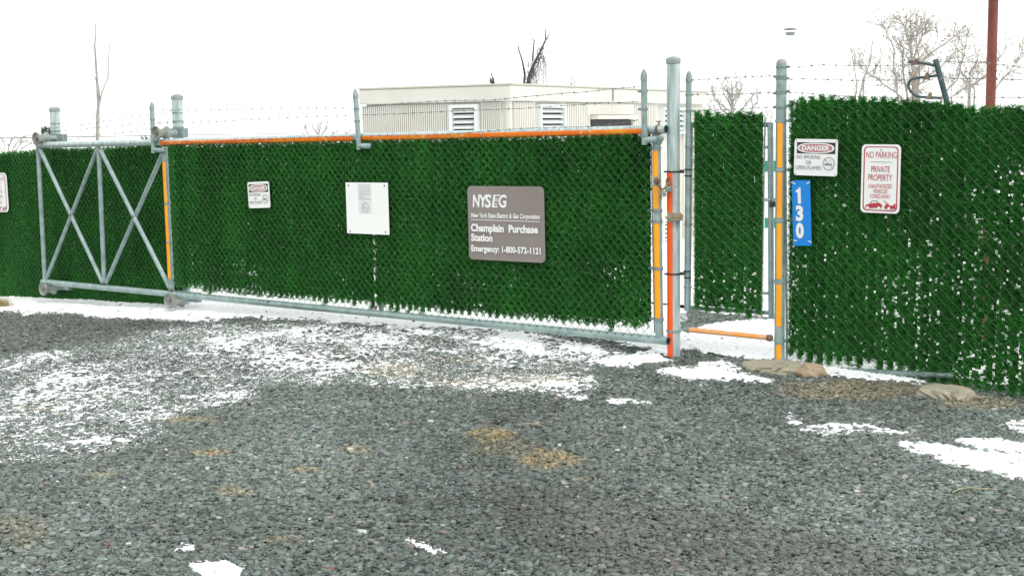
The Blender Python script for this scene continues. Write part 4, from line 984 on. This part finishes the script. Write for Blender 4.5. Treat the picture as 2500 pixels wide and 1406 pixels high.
# slim sapling, traced stem
def traced(name, label, Y, trunk, branches, mt, r, cat='tree'):
    p0 = at_depth(*trunk[0], Y); zg = float(ground(p0[0], p0[1])); t = thing(name, label, cat, (p0[0], p0[1], zg))
    pts = [np.array([p0[0], p0[1], zg - .05])] + [at_depth(x, y, Y) for x, y in trunk]
    MB().tube(pts, [r] + list(np.linspace(r * .9, r * .18, len(pts) - 1)), 8).build('trunk', M[mt], t)
    cr = MB()
    for (rb, br_) in branches:
        P = [at_depth(x, y, Y) + np.array([0, random.gauss(0, .08) if i else 0, 0]) for i, (x, y) in enumerate(br_)]; cr.tube(P, list(np.linspace(rb, rb * .3, len(P))), 5)
    cr.build('crown', M[mt], t); return t
traced('sapling', 'slender pale leafless sapling behind the braced gate tail', 19, [(238, 360), (239, 280), (240, 258), (238, 215), (234, 150), (231, 110), (234, 90), (232, 50)],
       [(.012, [(241, 262), (250, 225), (258, 190), (266, 150), (269, 120), (270, 92)]), (.006, [(244, 250), (246, 215), (245, 190), (247, 165)]), (.006, [(236, 200), (230, 175), (228, 160)]), (.005, [(238, 290), (232, 265), (230, 250)]),
        (.005, [(240, 300), (248, 285)]), (.005, [(236, 180), (237, 150), (235, 120)]), (.004, [(238, 330), (220, 318)]), (.004, [(240, 330), (252, 322)])], 'bark_washed', .030)
br1 = [(.03, [(1279, 215), (1281, 180), (1275, 150), (1265, 118), (1266, 112)]), (.022, [(1300, 150), (1302, 120), (1304, 100), (1298, 97)]), (.014, [(1304, 102), (1306, 97)]), (.016, [(1333, 98), (1345, 78)]), (.012, [(1290, 165), (1288, 140)])]
for k in range(110):
    t_ = random.random() ** .8; x = 1286 + 40 * t_ + random.gauss(0, 3); y = 205 - 78 * t_ + random.gauss(0, 8); pts = [(x, y)]; dx = random.gauss(4, 9); dy = random.uniform(-14, 4)
    for j in range(random.randint(3, 6)):
        x += dx * .5 + random.gauss(0, 2.5); y += dy; dy += random.uniform(4, 11); dx *= .8; pts.append((x, min(y, 214)))
    br1.append((random.uniform(.003, .007), pts))
traced('dead_tree', 'dark dead tree with drooping twigs rising over the building roof', 30, [(1286, 225), (1292, 185), (1305, 155), (1320, 125), (1332, 98), (1331, 72)], br1, 'bark_dark', .05)
br2 = [(.012, [(1206, 225), (1204, 195), (1200, 178)])]
for k in range(24):
    x = random.uniform(1192, 1206); br2.append((.006, [(1204, 215), (x, random.uniform(188, 200)), (x + random.uniform(-5, 5), random.uniform(200, 214))]))
traced('dead_tree', 'small dark tuft of dead twigs showing above the roof left of the dead tree', 30, [(1210, 230), (1206, 200), (1199, 180), (1196, 177)], br2, 'bark_dark', .02)
limb_tree('bare_shrub', 'faint twigs just above the roof right of the dead tree', 38, 1397, [[(1397, 215), (1396, 200), (1394, 190)], [(1398, 215), (1402, 202), (1406, 196)], [(1400, 215), (1388, 200)]], 'bark_washed', .02, 5, 9, cat='shrub', rt=.009)
# evergreen tufts behind the left fence
def evergreen(px, y0, Y, h, wd, label):
    b = at_depth(px, y0, Y); zg = float(ground(b[0], b[1])); t = thing('evergreen_bush', label, 'bush', (b[0], b[1], zg), 'evergreens behind the left fence')
    MB().tube([np.array([b[0], b[1], zg - .03]), b - Z * h * .1], [.03, .012], 8).build('trunk', M['bark_dark'], t)
    n = 5200; H = b[2] - zg; tz = rng.random(n); rad = wd * (.55 + .45 * (1 - tz)) * np.sqrt(rng.random(n)); an = rng.uniform(0, 6.28, n)
    c = np.stack([b[0] + rad * np.cos(an), b[1] + rad * np.sin(an), zg + .2 + tz * (H - .2) + rng.normal(0, .02, n)], -1)
    D = np.stack([np.cos(an) * .6, np.sin(an) * .6, rng.uniform(.1, 1, n)], -1) * .05; s1 = np.cross(D, rng.normal(0, 1, (n, 3))); s1 *= .006 / np.linalg.norm(s1, axis=1)[:, None]
    V = np.stack([c - s1, c + s1, c + D], 1).reshape(-1, 3)
    link('foliage', np_mesh('foliage', V, np.arange(3 * n).reshape(-1, 3)), M['evergreen'], t, smooth=False)
evergreen(116, 316, 16.8, .5, .11, 'dark evergreen bush peeping over the fence beside the far roller post')
evergreen(366, 342, 14.6, .3, .16, 'low dark evergreen tuft behind the near roller post')

# ------------------------------------------------------------------ poles beyond the right fence
b = at_depth(2418, 262, 13.5); t_ = at_depth(2427, -60, 13.5); zg = float(ground(b[0], b[1])); kx = (t_ - b) / (t_[2] - b[2])
rp = thing('utility_pole', 'thick red brown rusty pole rising behind the right fence', 'pole', (b[0], b[1], zg))
MB().tube([np.array([b[0], b[1], zg - .1]), b, on(b, t_, .55)], .046, 18).build('shaft', M['rust_pole'], rp)
MB().tube([on(b, t_, .551), on(b, t_, .9)], .046, 18).build('shaft_top', M['rust_pole'], rp)
MB().lathe(at_depth(2426, -1, 13.5), Z, [(.046, -.01), (.050, -.01), (.050, .02), (.046, .02)]).build('collar', M['black'], rp)
# dark leaning arm with a looped conduit
RB = lambda x, y: RIGHT.at(x, y, -.12)
b = RB(2312, 250); zg = float(ground(b[0], b[1]))
cp = thing('conduit_post', 'dark slate post leaning over the right fence with a looped conduit and clamps', 'post', (b[0], b[1], zg))
MB().tube([np.array([b[0] + .05, b[1], zg - .05]), RB(2318, 330), RB(2312, 250), RB(2284, 146)], .018, 14).build('pole', M['slate'], cp)
MB().tube([RB(x, y) for x, y in ((2289, 164), (2278, 160), (2262, 156), (2246, 154), (2232, 152), (2219, 151))], .0095, 10).build('conduit', M['slate'], cp)
lp_ = [(2294, 184), (2275, 187), (2255, 189), (2238, 191), (2226, 194), (2219, 202), (2218, 212), (2222, 222), (2232, 232), (2243, 237), (2260, 238), (2280, 239), (2298, 240)]
MB().tube([RB(x, y) for x, y in lp_], .0085, 10).build('conduit', M['slate'], cp)
for (x, y, x2, y2) in ((2234, 156, 2239, 143), (2261, 191, 2265, 178), (2269, 240, 2272, 226)):
    k = MB().tube([RB(x, y), RB((x + x2) / 2, (y + y2) / 2), RB(x2, y2)], [.017, .014, .010], 10); c = RB(x, y); k.box(c, RIGHT.e * .020, RIGHT.n * .014, Z * .008); k.build('clamp', M['tan_rust' if y2 > 200 else 'rust'], cp)
# mast with a flat cap, its pole coloured white to wash out in the sky
b = at_depth(1928, 235, 40); zg = float(ground(b[0], b[1])); ms = thing('vent_mast', 'thin white mast with a flat disc cap above the amber taped post', 'mast', (b[0], b[1], zg))
c = at_depth(1928, 78, 40)
MB().tube([np.array([b[0], b[1], zg]), np.array([b[0], b[1], c[2]])], .022, 10).build('mast', M['whitepaint'], ms)
tp = np.array([b[0], b[1], at_depth(1928, 72, 40)[2]])
MB().lathe(tp, Z, [(0, .03), (.10, .025), (.20, .0), (.205, -.012), (.19, -.018), (0, -.018)]).build('cap', M['slate'], ms)
for k, (zo, r_) in enumerate(((-.10, .155), (-.135, .15), (-.165, .12))): MB().lathe(tp + Z * zo, Z, [(0, .012), (r_, .01), (r_ + .004, -.008), (0, -.008)]).build('vane', M['cap' if k < 2 else 'galv'], ms)
yb = at_depth(1928, 211, 40)[2]; MB().tube([np.array([b[0] - .17, b[1] - .03, yb]), np.array([b[0] + .07, b[1] - .03, yb])], .008, 6).build('crossarm', M['galv_dark'], ms)
MB().tube([np.array([b[0] + .0, b[1] - .03, yb]), np.array([b[0], b[1] - .03, yb - .5])], .008, 6).build('antenna', M['galv_dark'], ms)
# cabinet and bollard in the yard behind the narrow gate
a = at_depth(1868, 335, 14); b = at_depth(1912, 580, 14); zg = float(ground(a[0], a[1]))
cb = thing('equipment_cabinet', 'white cabinet with green bands glimpsed beside the amber taped post', 'cabinet', ((a[0] + b[0]) / 2, 14, zg))
cx_ = (a[0] + b[0]) / 2; wx = (b[0] - a[0]) / 2
MB().box((cx_, 14.1, (a[2] + zg) / 2), (wx, 0, 0), (0, .1, 0), (0, 0, (a[2] - zg) / 2)).build('body', M['whitepaint'], cb, smooth=False, bevel=.01)
for (y0, y1) in ((393, 419), (532, 556)):
    z0, z1 = at_depth(1890, y1, 14)[2], at_depth(1890, y0, 14)[2]; MB().box((cx_, 13.997, (z0 + z1) / 2), (wx, 0, 0), (0, .004, 0), (0, 0, (z1 - z0) / 2)).build('green_band', M['greenpaint'], cb, smooth=False)
a = at_depth(1854, 440, 12.5); zg = float(ground(a[0], a[1])); bo = thing('bollard', 'yellow pipe bollard half hidden behind the right edge of the narrow gate', 'bollard', (a[0], a[1], zg))
MB().tube([np.array([a[0], a[1], zg - .03]), a], .030, 14).build('pipe', M['yellow'], bo); cap_dome(a, Z, .030, 'cap', bo, m_='yellow')

# ------------------------------------------------------------------ stones at the fence foot, straw
def rock(name, label, cat, outline, thick, Yoff, m_, seed, flat=False):
    """lumpy stone whose footprint is given by its outline on the ground"""
    r_ = np.random.default_rng(seed); v, f = ico(); V = [tuple(p) for p in v]; Fs = [tuple(t) for t in f]
    for _ in range(3):
        cache = {}; nf = []
        def mid(i, j):
            kk = (min(i, j), max(i, j))
            if kk not in cache:
                p = (np.array(V[i]) + np.array(V[j])); V.append(tuple(p / np.linalg.norm(p))); cache[kk] = len(V) - 1
            return cache[kk]
        for (i, j, k) in Fs:
            a_, b_, c_ = mid(i, j), mid(j, k), mid(k, i); nf += [(i, a_, c_), (j, b_, a_), (k, c_, b_), (a_, b_, c_)]
        Fs = nf
    P = np.array(V); nz = sum(w_ * np.sin(P @ r_.normal(0, fr, 3) + r_.uniform(0, 6)) for fr, w_ in ((2, .10), (3.5, .08), (6, .06), (10, .045), (18, .03), (30, .018)))
    P = P * (1 + nz[:, None])
    if flat: P[:, 2] = np.sign(P[:, 2]) * np.minimum(np.abs(P[:, 2]), .55 + .06 * nz)
    (xc, yc, hw, hd) = outline; c = gpx(xc, yc)
    P = P * np.array([hw, hd, thick]) + np.array([c[0], c[1] + Yoff, c[2]])
    o_ = link(name, np_mesh(name, P, np.array(Fs)), M[m_]); return tag(o_, label, cat)
rock('concrete_footing', 'rough tan concrete footing around the base of the amber taped post', 'footing', (1898, 908, .185, .24), .085, .07, 'concrete', 5, True)
rock('boulder', 'rounded tan boulder lying right of the concrete footing', 'rock', (1980, 918, .092, .10), .072, .02, 'boulder', 8)
rock('concrete_lump', 'lumpy pale concrete block half buried under the right fence', 'rock', (2310, 970, .15, .16), .095, .03, 'concrete', 12, True)
rock('pebble', 'single pale pebble at the foot of the tall latch post', 'rock', (1643, 894, .022, .02), .018, 0, 'concrete', 14)
def straw(label, pts, r=.0018):
    P = [gpx(x, y) + Z * (.014 + .006 * math.sin(3.14 * i / (len(pts) - 1))) for i, (x, y) in enumerate(pts)]
    o_ = MB().tube(P, r, 6).build('straw', M['straw'], None); return tag(o_, label, 'straw', 'straws on the gravel')
straw('bent yellow straw on the gravel at the lower right', [(2325, 1209), (2345, 1202), (2370, 1200), (2395, 1203), (2415, 1199)])
straw('pale straw lying above the tan patch in the middle of the gravel', [(1250, 1047), (1270, 1043), (1290, 1042), (1310, 1044), (1328, 1046)])
straw('straw beside the snow streaks in front of the latch post', [(1310, 928), (1340, 930), (1370, 934), (1395, 937)])
gt_ = gpx(8, 752); tf = MB()
for k in range(500):
    p = gt_ + np.array([random.gauss(-.06, .055), random.gauss(.05, .03), 0]); a = np.array([random.gauss(0, .05), random.gauss(0, .04), random.uniform(.04, .13)]); s_ = np.array([.002, 0, 0])
    tf.add([p - s_, p + s_, p + a], [(0, 1, 2)])
tag(tf.build('grass_tuft', M['drygrass'], None, smooth=False), 'tuft of dry tan grass at the foot of the far fence by the left edge', 'grass')
